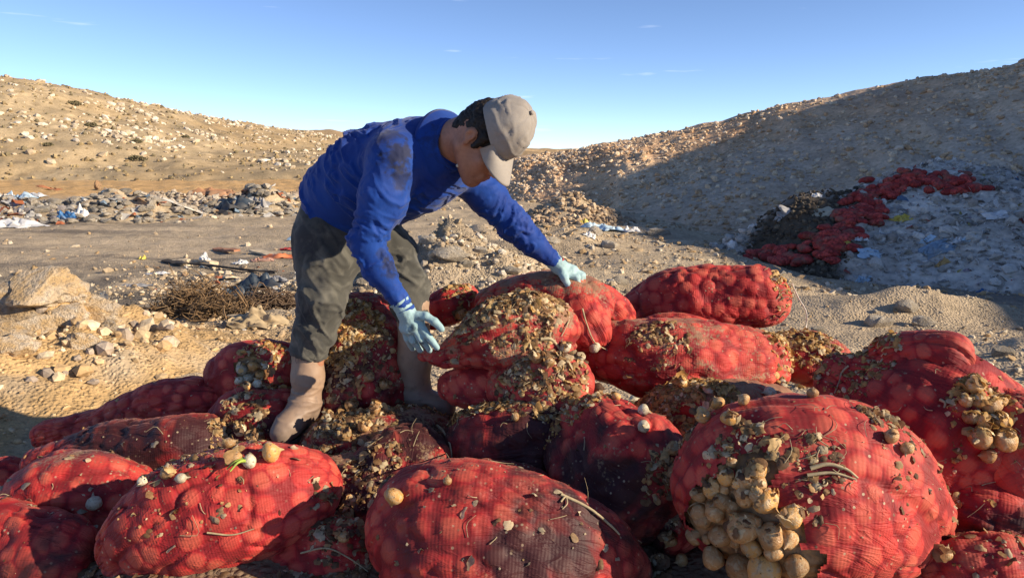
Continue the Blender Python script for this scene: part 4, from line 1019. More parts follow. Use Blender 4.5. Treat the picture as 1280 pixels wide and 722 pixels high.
def build_trousers():
    pts = np.array([PELV, HIP_R, HIP_L, KN_R, KN_L, HEM_R, HEM_L])
    fd = Field(pts.min(0) - 0.2, pts.max(0) + 0.2, 0.0055)
    fd.cone(J(424, 276, 2.90), J(440, 298, 2.91), .140, .135, .03)
    fd.cone(J(418, 272, 2.90), J(412, 300, 2.86), .128, .118, .04)
    fd.chain([HIP_R, J(408, 330, 2.81), KN_R, J(393, 412, 2.76), HEM_R], [.124, .110, .088, .075, .067], .04)
    fd.chain([HIP_L, J(492, 322, 2.95), KN_L, J(512, 375, 2.90), HEM_L], [.108, .092, .077, .068, .062], .04)
    for hm, kn in ((HEM_R, KN_R), (HEM_L, KN_L)):
        ax = nrmz(hm - kn)
        fd.cone(hm + ax * .005, hm + ax * .2, .058, .058, .004, sub=True)
    axr = nrmz(HEM_R - KN_R + np.array((0.02, 0, 0))); axl = nrmz(HEM_L - KN_L)
    fdR = fd
    V, F = fd.mesh(2)
    # open hems
    kill = (((V - HEM_R - axr * .012) @ axr > 0) & (np.linalg.norm(V - HEM_R, axis=1) < .16)) | (((V - HEM_L - axl * .012) @ axl > 0) & (np.linalg.norm(V - HEM_L, axis=1) < .16))
    F = F[~kill[F].all(1)]
    n = mesh_normals(V, F)
    disp = 0
    for a, b, sd, x0 in ((HIP_R, KN_R, 40, 0.0), (KN_R, HEM_R, 41, 0.3), (HIP_L, KN_L, 42, 0.2), (KN_L, HEM_L, 43, 0.3)):
        e = b - a; t = np.clip(((V - a) @ e) / (e @ e), 0, 1); d = np.linalg.norm(V - (a + t[:, None] * e), axis=1); en = nrmz(e)
        diag = nrmz(en + 0.75 * np.array((0.8, 0, 0.3))); u = nrmz(np.cross(diag, (0, -1, .1))); w = np.cross(diag, u)
        q = np.stack((V @ diag * 3.5, V @ u * 14, V @ w * 6), -1)
        disp = disp + sstep(0.17, 0.10, d) * 0.0075 * ridged(q + 0.35 * fbm(V * 8, 2, sd)[:, None], sd, 3)
    disp = disp + 0.0018 * fbm(V * 12, 2, 47)
    V = V + n * disp[:, None]
    tr = person_part('trousers', V, F, M_TROUSER)
    # turned hems, side pocket flap and belt-loop stud
    for hm, kn, r_ in ((HEM_R, KN_R, .0715), (HEM_L, KN_L, .0665)):
        ax = nrmz(hm - kn); v, f = ring_band(hm - ax * .028, ax, r_ + .002, r_, .034, .004, na=60)
        v = v + (0.004 * fbm(v * 22, 3, 7))[:, None] * np.array((1, 1, .4)); link('hem', mesh_np('hem', v - POFF, f), M_TROUSER, tr)
    for pp in (J(376, 281, 2.78), ):
        link('rivet', mesh_np('rivet', pp + bv * .005 - POFF, bf), M_BUTTON, tr)
    # ragged threads hanging from the hem
    rr = np.random.default_rng(3); th = []
    for k in range(26):
        a = rr.uniform(0, 2 * np.pi); hm = HEM_R if k % 2 else HEM_L
        p0 = hm + np.array((math.cos(a) * .066, math.sin(a) * .066, 0.0)); L = rr.uniform(.01, .05)
        th.append(tube([p0 + np.array((0, 0, .01)), p0 + np.array((rr.normal() * .004, rr.normal() * .004, -L * .5)), p0 + np.array((rr.normal() * .012, rr.normal() * .01, -L))], .0008, 4))
    V, F = join(th); tag(link('hem_threads', mesh_np('hem_threads', V - POFF, F), M_TROUSER, tr), kind='stuff')
build_trousers()

def build_boot(hem, ankle, toe, heel, sole_dir, seed, shaft):
    pts = np.array([hem, ankle, toe, heel]); fd = Field(pts.min(0) - 0.15, pts.max(0) + 0.15, 0.0045)
    top = hem + nrmz(hem - ankle) * 0.05
    fd.chain([top, hem * .5 + ankle * .5, ankle], shaft, .03)
    fd.cone(ankle, heel, shaft[2] * .95, .042, .03); fd.cone(ankle + (toe - ankle) * .25, toe * .75 + ankle * .25, .050, .046, .04)
    fd.cone(toe * .8 + ankle * .2, toe, .045, .036, .03); fd.cone(heel, toe, .040, .034, .03)
    low = min(heel[2], toe[2])
    V, F = fd.mesh(2); n = mesh_normals(V, F)
    e = nrmz(ankle - hem); tz = (V - ankle) @ e
    crease = np.exp(-((tz + 0.01) / .06) ** 2)
    V = V + n * (0.004 * crease * ridged(np.stack((V @ e * 34, V[:, 0] * 8, V[:, 1] * 8), -1), seed, 2) + 0.0025 * fbm(V * 18, 3, seed))[:, None]
    # flatten the sole
    up = sole_dir; s = (V - heel) @ up; V = V + np.clip(-0.036 - s, 0, 1)[:, None] * up
    b = person_part('boot', V, F, M_BOOT)
    # tread: a slab under the foot with a heel block
    a = nrmz(toe - heel); sd = np.cross(up, a); L = np.linalg.norm(toe - heel)
    out = []
    for k in range(24):
        u = k / 24 * 2 * np.pi; x = math.cos(u); y = math.sin(u)
        out.append(heel + a * (L * .5 + x * (L * .5 + .038)) + sd * y * (.047 + .006 * x))
    out = np.array(out); ring = [out - up * .030, out - up * .046, out * .98 + out.mean(0) * .02 - up * .050]
    V = np.concatenate(ring + [np.array([out.mean(0) - up * .050])]); F = grid_faces(3, 24, True)
    me = bpy.data.meshes.new('sole'); me.from_pydata((V - POFF).tolist(), [], F.tolist() + [[48 + k, 48 + (k + 1) % 24, 72] for k in range(24)]); me.update()
    link('sole', me, M_SOLE, b)
toeR, heelR = J(352, 540, 2.64), J(388, 517, 2.78)
build_boot(HEM_R, AN_R, toeR, heelR, nrmz(np.cross(np.cross(toeR - heelR, (0, 0, 1)), toeR - heelR)) , 60, [.063, .058, .052])
toeL, heelL = J(556, 510, 2.84), J(514, 512, 2.95)
build_boot(HEM_L, AN_L, toeL, heelL, nrmz(np.cross(np.cross(toeL - heelL, (0, 0, 1)), toeL - heelL)), 61, [.064, .066, .062])

def build_glove(wrist, palm_pts, palm_r, fingers, thumb, seed, cuff):
    P = np.array([wrist, *[p for fg in fingers for p in fg[0]], *thumb[0], cuff]); fd = Field(P.min(0) - 0.05, P.max(0) + 0.05, 0.0024)
    fd.cone(cuff, wrist, .033, .030, .01)
    for q in palm_pts: fd.cone(wrist, q, .026, palm_r, .012)
    for i in range(len(palm_pts) - 1): fd.cone(palm_pts[i], palm_pts[i + 1], palm_r, palm_r, .012)
    for pts, r in fingers: fd.chain(pts, r, .0045)
    fd.chain(thumb[0], thumb[1], .006)
    V, F = fd.mesh(1); n = mesh_normals(V, F)
    V = V + n * (0.0018 * fbm(V * 45, 3, seed))[:, None]
    g = person_part('glove', V, F, M_GLOVE)
    ax = nrmz(wrist - cuff); v, f = ring_band(cuff - ax * .004, -ax, .034, .036, .010, .004, na=40)
    v = v + 0.003 * fbm(v * 60, 2, seed)[:, None]
    link('glove_cuff', mesh_np('glove_cuff', v - POFF, f), M_GLOVE, g)
# near hand: open, fingers spread downwards
Yh = 2.52
build_glove(J(508, 390, Yh), [J(506, 410, Yh + .01), J(511, 411, Yh - .005), J(518, 409, Yh - .01), J(524, 403, Yh)], .0165, [
    ([J(505, 410, Yh + .015), J(509, 423, Yh + .02), J(516, 435, Yh + .05)], [.0135, .0125, .0105]),
    ([J(511, 412, Yh), J(516, 425, Yh), J(525, 437, Yh + .03)], [.0145, .013, .011]),
    ([J(518, 410, Yh - .01), J(526, 423, Yh - .015), J(537, 437, Yh + .01)], [.0145, .0132, .011]),
    ([J(524, 405, Yh - .01), J(534, 419, Yh - .02), J(546, 434, Yh - .02)], [.0145, .013, .0108])],
    ([J(516, 394, Yh - .005), J(532, 395, Yh - .02), J(543, 402, Yh - .03), J(552, 411, Yh - .035)], [.018, .0155, .0135, .0115]), 71, J(502, 380, Yh))
# far hand: pinching the net
Yg = 2.92
build_glove(J(699, 333, Yg), [J(708, 343, Yg - .015), J(714, 340, Yg), J(717, 338, Yg + .02), J(718, 338, Yg + .04)], .0165, [
    ([J(710, 344, Yg - .015), J(721, 347, Yg - .02), J(722, 357, Yg - .02), J(717, 362, Yg - .02)], [.0145, .0135, .0125, .0105]),
    ([J(715, 340, Yg), J(726, 345, Yg), J(726, 354, Yg + .005), J(721, 358, Yg + .005)], [.0145, .0135, .0125, .011]),
    ([J(717, 338, Yg + .02), J(728, 344, Yg + .025), J(728, 352, Yg + .03), J(723, 356, Yg + .03)], [.0145, .0135, .0122, .0105]),
    ([J(718, 338, Yg + .04), J(727, 343, Yg + .048), J(727, 350, Yg + .05), J(722, 354, Yg + .05)], [.0135, .012, .011, .0098])],
    ([J(702, 339, Yg - .02), J(706, 348, Yg - .04), J(711, 357, Yg - .045), J(716, 365, Yg - .04)], [.018, .0155, .0135, .0115]), 72, J(691, 325, Yg))
tag(person, 'person in blue long sleeved shirt and cap bending over the onion pile in rubber boots', 'person')
# ---------------------------------------------------------------- onions, husks and stalks over the pile
def onion_mesh(seed, neck=0.55):
    r = np.random.default_rng(seed)
    z = np.array([-1.0, -0.97, -0.86, -0.62, -0.30, 0.05, 0.38, 0.66, 0.86, 1.02, 1.20, 1.42, 1.55])
    q = np.array([0.04, 0.20, 0.50, 0.80, 0.97, 1.0, 0.92, 0.70, 0.44, 0.24, 0.15, 0.10, 0.03])
    a = np.linspace(0, 2 * np.pi, 20, endpoint=False)
    zz, aa = np.meshgrid(z, a, indexing='ij'); qq = np.repeat(q[:, None], 20, 1)
    ribs = 1 + 0.018 * np.cos(aa * 7 + seed) + 0.02 * np.cos(aa * 3 + seed * 2)
    x, y = qq * ribs * np.cos(aa), qq * ribs * np.sin(aa)
    bend = np.clip(zz - 0.8, 0, 1) ** 1.5 * r.uniform(0.2, 0.7)
    v = np.stack((x + bend, y, zz * (1 - 0.08 * r.uniform())), -1).reshape(-1, 3)
    v = v * (1 + 0.13 * vnoise(v * 1.3 + seed * 3, seed))[:, None] * np.array((1, r.uniform(.82, 1), r.uniform(.78, 1.05)))
    f = grid_faces(13, 20, True)
    col = np.repeat(np.clip((np.abs(z) - 0.7) / 0.5, 0, 1)[:, None], 20, 1).reshape(-1)
    return mesh_np('onion', v, f, True, extra={'tip': np.repeat(col[:, None], 3, 1)})
def onion_material(name, a, b, pap):
    m = NB(name); o = m.obj(); r = m.rnd(); tip = m.sep(m.attr('tip'))[0]
    st = m.noise(4.0, 4, m.mapv(o, (3, 3, 0.5)), dist=0.5); n = m.noise(2.2, 5, o, dist=0.8)
    c = m.mix(st, a, b); c = m.mix(m.ramp(n, [(0.48, 0), (0.62, 0.85)]), c, pap)
    c = m.mix(m.ramp(m.noise(3.0, 5, o), [(0.58, 0), (0.72, 0.85)]), c, (0.09, 0.055, 0.035))
    c = m.mix(m.math('MULTIPLY', tip, 0.6), c, (0.30, 0.22, 0.13))
    c = m.mix(1.0, c, m.ramp(r, [(0, 0.65), (1, 1.15)]), 'MULTIPLY')
    return m.done(c, 0.42, m.bump(st, 0.3, 0.05), 0.45)
M_ON_GOLD = onion_material('golden_onion_skin', (0.56, 0.26, 0.06), (0.68, 0.38, 0.12), (0.52, 0.38, 0.22))
M_ON_PALE = onion_material('pale_onion_flesh', (0.56, 0.50, 0.37), (0.66, 0.60, 0.46), (0.45, 0.36, 0.22))
M_ON_BROWN = onion_material('brown_onion_skin', (0.36, 0.17, 0.06), (0.50, 0.28, 0.11), (0.52, 0.38, 0.21))
ONION_ME = {}
for key, mat in (('gold', M_ON_GOLD), ('pale', M_ON_PALE), ('brown', M_ON_BROWN)):
    ONION_ME[key] = []
    for k in range(6):
        me = onion_mesh(k + 10 * len(ONION_ME)); me.materials.append(mat); ONION_ME[key].append(me)
M_LEAF_GREEN = plain('sprout_green', (0.26, 0.34, 0.05), 0.5, 0.3, 60)
M_STALK = plain('dry_stalk', (0.36, 0.285, 0.17), 0.7, 0.4, 40)
_orng = np.random.default_rng(77)
def put_onion(p, n, r, key, label, group=None, sink=0.25, rot=None):
    R = Matrix.Rotation(_orng.uniform(0, 6.28), 3, 'Z') @ Matrix.Rotation(_orng.uniform(0.5, 2.6), 3, 'X') @ Matrix.Rotation(_orng.uniform(0, 6.28), 3, 'Z') if rot is None else rot
    o = bpy.data.objects.new('onion', ONION_ME[key][_orng.integers(0, 6)]); COL.objects.link(o)
    c = p + n * r * (1 - sink)
    o.matrix_world = Matrix.Translation(Vector(c)) @ R.to_4x4() @ Matrix.Scale(r, 4)
    return tag(o, label, 'onion', group)
def onion_at(px, py, rpx, key, label, group=None, sink=0.25, rot=None, bvh=None):
    p, n = at_pixel(PILE if bvh is None else bvh, px, py + rpx * 0.45)
    if p is None: return None
    r = rpx * np.linalg.norm(p - CAM) / FPX * 0.98
    n = nrmz(0.5 * n + np.array((0, -0.25, 0.5)))
    return put_onion(p, n, r, key, label, group, sink, rot)
SINGLE_ONIONS = [
    (340, 562, 13, 'gold', 'large golden onion catching the sun right at the boot toe'),
    (302, 535, 8, 'pale', 'bluish white peeled onion above the boot toe'),
    (120, 627, 8.5, 'pale', 'pale brown onion resting against the dusty lower left bag'),
    (497, 618, 12, 'gold', 'golden onion glowing on the blackened wet bag'),
    (645, 520, 6, 'brown', 'small pinkish onion on the wet crimson bag'),
    (825, 705, 10, 'pale', 'pale onion at the bottom edge beside the huge centre bag'),
    (706, 436, 9, 'pale', 'white sprouting onion wedged beside the husk strewn bag'),
    (574, 391, 7, 'gold', 'yellow onion in the hole of the small sunlit bag'),
    (1250, 548, 13, 'brown', 'shiny round onion lowest and largest at the split seam near the right edge'),
    (410, 522, 7, 'pale', 'grey white onion in the shade between the boots'),
    (408, 563, 8, 'brown', 'dusty onion above the great sunlit bag between the boots'),
    (212, 590, 8, 'brown', 'grey onion between the dark maroon bag and the great sunlit bag'),
]
sprout = onion_at(314, 577, 9, 'pale', 'pale onion with a yellow green sprout beside the golden onion', None)
for px, py, r, key, lab in SINGLE_ONIONS: onion_at(px, py, r, key, lab)
if sprout is not None:
    c = np.array(sprout.matrix_world.translation)
    for k, (dx, dy) in enumerate(((-.05, -.03), (-.065, .0), (-.035, -.045))):
        pts = [c, c + np.array((dx * .5, dy * .5 - .01, .012)), c + np.array((dx, dy - .012, -.006))]
        v, f = tube(crom(pts, 8), np.linspace(.006, .002, 8), 6)
        o = link('sprout_leaf', mesh_np('sprout_leaf', v, f), M_LEAF_GREEN); o.parent = sprout; o.matrix_parent_inverse = sprout.matrix_world.inverted()
BAG_KEYS = [(870, 372, 90, 'the plump back bag'), (845, 450, 110, 'the sunlit bag below the plump back one'), (690, 376, 70, 'the bag gripped by the glove'), (620, 425, 80, 'the husk strewn bag under the near glove'), (440, 460, 80, 'the tall bag between the boots'), (325, 520, 60, 'the toe of the planted boot'),
            (185, 566, 90, 'the big dark maroon bag'), (115, 625, 80, 'the dusty lower left bag'), (280, 640, 120, 'the great sunlit bag'), (420, 690, 60, 'the dark bag at the bottom'), (500, 610, 70, 'the blackened wet bag'), (645, 550, 80, 'the wet crimson bag'), (690, 490, 60, 'the sunlit dirty bag shoulder'), (650, 670, 140, 'the huge centre bag'), (790, 590, 90, 'the dusty topped stained bag'), (1000, 620, 130, 'the big round torn bag'), (1170, 560, 110, 'the tall bag with the bunched top'), (1010, 450, 70, 'the flattened husky bag'), (890, 520, 80, 'the husk buried bag'), (1230, 690, 80, 'the bag in the bottom corner')]
GRP_TORN = [(945, 585, 13, 'gold'), (908, 592, 12, 'gold'), (957, 622, 18, 'gold'), (876, 615, 10, 'brown'), (880, 642, 12, 'brown'), (932, 653, 20, 'brown'), (988, 642, 14, 'gold'), (958, 702, 19, 'gold'),
            (995, 700, 15, 'brown'), (905, 622, 12, 'brown'), (930, 615, 13, 'brown'), (902, 665, 15, 'brown'), (965, 665, 16, 'brown'), (892, 690, 13, 'brown'), (925, 700, 16, 'brown'), (985, 672, 12, 'brown'), (940, 680, 13, 'gold'), (915, 575, 8, 'brown'), (872, 665, 11, 'brown'), (1010, 720, 14, 'gold')]
_t = np.random.default_rng(5)
for _k in range(34):
    cx_, cy_, rr0 = [(915, 630, 34), (938, 668, 44), (888, 648, 24), (975, 705, 32), (946, 592, 14)][_k % 5]; a_, q_ = _t.uniform(0, 6.283), math.sqrt(_t.uniform()) * rr0
    GRP_TORN.insert(0, (cx_ + math.cos(a_) * q_, cy_ + math.sin(a_) * q_, _t.uniform(6, 13), 'gold' if _k % 6 == 0 else 'brown'))
for px, py, r, key in GRP_TORN: onion_at(px, py, r, key, {'gold': 'golden skinned', 'brown': 'dirty brown'}[key] + (' large' if r > 13.5 else ' small' if r < 9 else '') + ' onion spilling from the torn side of the big round bag', 'onions in the torn round bag', 0.45)
for px, py, r, key in [(1222, 545, 12, 'brown'), (1215, 480, 10, 'gold'), (1236, 506, 10, 'brown'), (1228, 526, 9, 'gold'), (1205, 500, 8, 'brown'), (1245, 524, 9, 'brown'), (1222, 500, 8, 'gold'), (1232, 566, 9, 'brown'), (1212, 520, 9, 'brown'), (1250, 500, 7, 'gold')]:
    onion_at(px, py, r, key, {'gold': 'golden', 'brown': 'dirty brown'}[key] + ' onion pushing out along the split seam near the right edge', 'onions along the split seam', 0.4)
for px, py, r, key in [(304, 460, 7, 'pale'), (318, 456, 7, 'gold'), (312, 471, 7, 'pale'), (327, 467, 7, 'gold'), (300, 474, 6, 'pale'), (322, 480, 6.5, 'pale'), (310, 482, 6, 'gold'), (331, 456, 5.5, 'pale')]:
    onion_at(px, py, r, key, {'gold': 'golden', 'pale': 'pale'}[key] + ' onion in the hole of the bag beside the trouser leg', 'onions in the small holed bag', 0.4)
LOOSE = [(228, 597, 7, 'pale'), (322, 545, 10, 'brown'), (792, 500, 6, 'pale'), (805, 513, 8, 'pale'), (803, 533, 8, 'pale'), (672, 446, 9, 'brown'), (686, 452, 8, 'brown'), (740, 432, 8, 'pale'), (725, 446, 6, 'pale'), (885, 486, 7, 'pale'), (852, 478, 7, 'gold'), (898, 505, 9, 'gold'),
         (880, 520, 11, 'gold'), (912, 522, 11, 'gold'), (930, 500, 8, 'brown'), (960, 490, 8, 'pale'), (975, 478, 7, 'pale'), (858, 540, 10, 'brown'), (840, 560, 9, 'brown'), (432, 540, 9, 'brown'), (456, 532, 8, 'brown'), (470, 510, 8, 'brown'), (440, 505, 8, 'brown'), 
         (288, 555, 8, 'brown'), (296, 572, 8, 'brown'), (480, 480, 7, 'brown'), (462, 470, 7, 'brown'), (838, 672, 9, 'brown'), (852, 700, 8, 'brown'), (436, 640, 8, 'brown'), (430, 668, 8, 'brown'), (1000, 480, 7, 'gold'), (1015, 492, 7, 'brown'), (560, 600, 6, 'brown'), (715, 500, 6, 'gold'), (745, 486, 7, 'brown'), (770, 496, 6, 'gold'), (1112, 545, 9, 'brown'), (1130, 560, 8, 'brown'), (1180, 690, 8, 'brown'), (180, 602, 6, 'pale')]
for px, py, r, key in LOOSE:
    b_ = min(BAG_KEYS, key=lambda t: ((t[0] - px) / t[2]) ** 2 + ((t[1] - py) / t[2]) ** 2)
    onion_at(px, py, r, key, {'gold': 'golden', 'pale': 'pale', 'brown': 'dirty brown'}[key] + ' loose onion lying by ' + b_[3], 'loose onions in the gaps of the pile', 0.3)

# husk flakes
def flake_template(seed):
    r = np.random.default_rng(seed); u = np.linspace(-1, 1, 3)
    X, Y = np.meshgrid(u, u, indexing='ij'); k1, k2 = r.uniform(0.2, 0.7), r.uniform(-0.4, 0.6)
    Z = -k1 * X ** 2 - k2 * Y ** 2 + 0.25 * r.normal(size=(3, 3))
    X = X * (1 - 0.35 * np.abs(Y)) + 0.12 * r.normal(size=(3, 3)); Y = Y * (1 - 0.25 * np.abs(X)) + 0.12 * r.normal(size=(3, 3))
    return np.stack((X, Y, Z), -1).reshape(-1, 3), grid_faces(3, 3)
FLAKES = [flake_template(s) for s in range(10)]
def husk_material():
    m = NB('papery_husk'); t = m.attr('tint'); n = m.noise(90, 3)
    c = m.mix(1.0, t, m.ramp(n, [(0.3, 0.7), (0.7, 1.25)]), 'MULTIPLY')
    d = m.done(c, 0.6, m.bump(n, 0.4, 0.003), 0.35)
    tr = m.n.new('ShaderNodeBsdfTranslucent'); m.l.new(c, tr.inputs[0]); mx = m.n.new('ShaderNodeMixShader'); mx.inputs[0].default_value = 0.4
    m.l.new(m.b.outputs[0], mx.inputs[1]); m.l.new(tr.outputs[0], mx.inputs[2]); m.l.new(mx.outputs[0], m.out.inputs[0])
    return m.m
M_HUSK = husk_material()
# zones by photograph point: centre, spread in metres, flakes, tone
HUSK_ZONES = [(625, 402, .15, 1900, 0), (660, 366, .12, 800, 0), (690, 455, .10, 420, 0), (840, 512, .15, 1300, 2), (870, 508, .12, 900, 2), (820, 440, .10, 600, 0), (1000, 445, .13, 1000, 2), (440, 400, .10, 1100, 2), (455, 500, .16, 1500, 0), (420, 555, .10, 900, 0), (300, 548, .09, 600, 0),
              (240, 575, .18, 260, 0), (470, 585, .10, 450, 0), (838, 680, .07, 700, 1), (915, 640, .08, 300, 0), (720, 500, .10, 350, 2), (660, 480, .09, 260, 0), (1230, 520, .08, 350, 2), (1096, 520, .04, 100, 1), (980, 370, .05, 250, 2), (330, 470, .10, 400, 2), (1060, 470, .12, 600, 2), (770, 490, .14, 800, 2), (575, 395, .06, 250, 2), (440, 660, .10, 500, 1), (1200, 690, .2, 500, 1), (560, 520, .10, 250, 0), (640, 690, .25, 90, 3), (290, 640, .25, 70, 3), (1020, 590, .05, 120, 0), (120, 570, .25, 80, 3)]
TONES = [np.array([(0.50, 0.30, 0.13), (0.60, 0.41, 0.19), (0.30, 0.165, 0.075), (0.66, 0.53, 0.33), (0.18, 0.10, 0.055)]),
         np.array([(0.32, 0.18, 0.085), (0.22, 0.125, 0.065), (0.46, 0.31, 0.16), (0.56, 0.45, 0.29), (0.15, 0.085, 0.05)]),
         np.array([(0.60, 0.36, 0.12), (0.68, 0.46, 0.19), (0.48, 0.27, 0.09), (0.72, 0.58, 0.36), (0.30, 0.17, 0.07)]),
         np.array([(0.48, 0.38, 0.25), (0.54, 0.45, 0.31), (0.34, 0.22, 0.12)])]
bpy.context.view_layer.update()
PILE_ON = bvh_of([c for r_, _ in BAGS for c in r_.children] + [GROUND] + [o for o in COL.objects if o.name.startswith('onion') and o.type == 'MESH'])
FLAKES_BIG = []
for s_ in range(6):
    r_ = np.random.default_rng(900 + s_); u_, w_ = np.meshgrid(np.linspace(-1, 1, 5), np.linspace(-1, 1, 5), indexing='ij')
    k_ = r_.uniform(.5, 1.3); X_ = np.sin(u_ * k_) / k_ * (1 - .45 * w_ ** 2) + .06 * r_.normal(size=(5, 5)); Z_ = -(1 - np.cos(u_ * k_)) / k_ + .12 * r_.normal(size=(5, 5)) - .25 * w_ ** 2
    FLAKES_BIG.append((np.stack((X_, w_ * 1.15 + .05 * r_.normal(size=(5, 5)), Z_), -1).reshape(-1, 3), grid_faces(5, 5)))
def build_husks():
    r = np.random.default_rng(55); P, N, C, S = [], [], [], []
    def add(x, y, tone, smin, smax):
        p, n = on_top(PILE_ON, x, y, 3.0)
        if p is None or p[2] < 0.12: return
        P.append(p); N.append(nrmz(n + 0.55 * r.normal(size=3) + np.array((0, 0, .3)))); C.append(TONES[tone][r.integers(0, len(TONES[tone]))] * r.uniform(0.7, 1.25)); S.append(smin + (smax - smin) * r.uniform() ** 2.5)
    for px, py, sp, cnt, tone in HUSK_ZONES:
        c, _ = at_pixel(PILE, px, py)
        for k in range(cnt):
            a_, q_ = r.uniform(0, 6.283), math.sqrt(r.uniform()) * 1.25
            add(c[0] + math.cos(a_) * q_ * sp, c[1] + math.sin(a_) * q_ * sp * 0.8, tone, .002, .016)
    for k in range(700):
        add(r.uniform(-1.9, 1.9), r.uniform(1.5, 3.5), 0 if r.uniform() < .7 else 3, .0015, .009)
    for px, py, sp, cnt, tone in [(842, 515, .14, 360, 2), (868, 512, .12, 300, 2), (985, 452, .08, 120, 2), (790, 500, .10, 140, 2), (690, 445, .10, 120, 0), (440, 520, .15, 260, 0), (300, 550, .07, 60, 0), (925, 655, .09, 90, 0), (1005, 470, .10, 120, 2), (1228, 520, .07, 60, 2), (840, 680, .08, 140, 0), (620, 405, .14, 160, 2), (445, 395, .07, 90, 2)]:
        c, _ = at_pixel(PILE, px, py)
        for k in range(cnt):
            a_, q_ = r.uniform(0, 6.283), math.sqrt(r.uniform()) * 1.25
            add(c[0] + math.cos(a_) * q_ * sp, c[1] + math.sin(a_) * q_ * sp * 0.8, tone, .007, .021)
    # anything that rolls off collects in the gaps: low spots get more
    k = 0
    for _ in range(60000):
        x, y = r.uniform(-1.6, 2.0), r.uniform(1.4, 3.3)
        if np.hypot((x - .25) / 1.8, (y - 2.3) / 1.0) > 1: continue
        p, n, fi, _d = PILE.ray_cast(Vector((x, y, 3.0)), Vector((0, 0, -1)))
        if p is not None and fi >= GROUND_F0: add(x, y, 1, .004, .022); k += 1
        if k > 9000: break
    P, N, C, S = map(np.array, (P, N, C, S)); n = len(P)
    a = r.uniform(0, 2 * np.pi, n)
    t = np.cross(N, np.stack((np.cos(a), np.sin(a), 0.3 * np.ones(n)), -1)); t /= np.linalg.norm(t, axis=1, keepdims=True); b = np.cross(N, t)
    R = np.stack((t, b, N), -1)
    scl = np.stack((S * r.uniform(.7, 1.5, n), S * r.uniform(.5, 1.1, n), S * r.uniform(.5, 1.2, n)), -1)
    big = S > .0085
    v, f, c = scatter(FLAKES, (P + N * 0.003)[~big], scl[~big], R[~big], C[~big], r)
    v2, f2, c2 = scatter(FLAKES_BIG, (P + N * 0.004)[big], scl[big], R[big], C[big], r)
    f = np.concatenate((f, f2 + len(v))); v = np.concatenate((v, v2)); c = np.concatenate((c, c2))
    o = link('onion_husks', mesh_np('onion_husks', v, f, True, colors=c), M_HUSK)
    tag(o, 'papery brown onion husks and crumbs littered over the bags and filling the gaps', 'husks', kind='stuff')
build_husks()
# dry stalks and root threads
def stalk(points, r0, r1, label=None, name='onion_stalk', mat=None, group=None):
    q = crom(points, 14); v, f = tube(q, np.linspace(r0, r1, 14), 6); c = q[0].copy()
    o = link(name, mesh_np(name, v - c, f), mat or M_STALK); o.location = c
    return tag(o, label, 'stalk', group)
def lay(pxs, lift=0.006):
    out = []
    for px, py in pxs:
        p, n = at_pixel(PILE, px, py)
        if p is not None: out.append(p + n * lift)
    return out
for pts, r0, lab in [([(545, 532), (556, 540), (564, 556), (566, 572)], .005, 'pale curved stalk on the dark bag in front of the far boot'),
                     ([(548, 560), (556, 568), (564, 578)], .003, 'short pale stalk lying on the blackened bag'),
                     ([(675, 424), (688, 424), (698, 436), (700, 446)], .007, 'thick dry onion neck curling out of the husk strewn bag'),
                     ([(716, 388), (708, 404), (700, 420)], .004, 'pale root dangling beneath the outstretched glove'),
                     ([(728, 386), (732, 404), (742, 426), (760, 438)], .004, 'long thin dry stalk hanging from the pulled net'),
                     ([(1012, 584), (1034, 580), (1056, 586), (1070, 598)], .006, 'flat dry leaf bundle lying on the big round bag'),
                     ([(1008, 592), (1040, 592), (1068, 600)], .005, 'grey dry leaf beside the leaf bundle on the big round bag'),
                     ([(700, 618), (735, 636), (762, 658), (772, 668)], .005, 'long dark dry stalk along the top of the huge centre bag'),
                     ([(378, 690), (410, 684), (440, 698), (460, 716)], .003, 'thin pale straw curving over the bottom dark bag'),
                     ([(260, 664), (290, 666), (318, 660)], .003, 'thin dry straw on the great sunlit bag'),
                     ([(700, 628), (706, 622), (708, 630), (702, 636)], .003, 'tiny curled white root on the huge centre bag'),
                     ([(870, 650), (862, 636), (876, 626), (892, 632)], .002, 'wiry root loop beside the torn bag'),
                     ([(1176, 500), (1182, 504), (1180, 510)], .005, 'small curved peel on the front of the tall right bag'),
                     ([(1062, 458), (1052, 466), (1050, 478), (1044, 492)], .004, 'tangle of dry roots hanging on the tall right bag')]:
    q = lay(pts)
    if len(q) >= 2: stalk(q, r0, r0 * .5, lab)
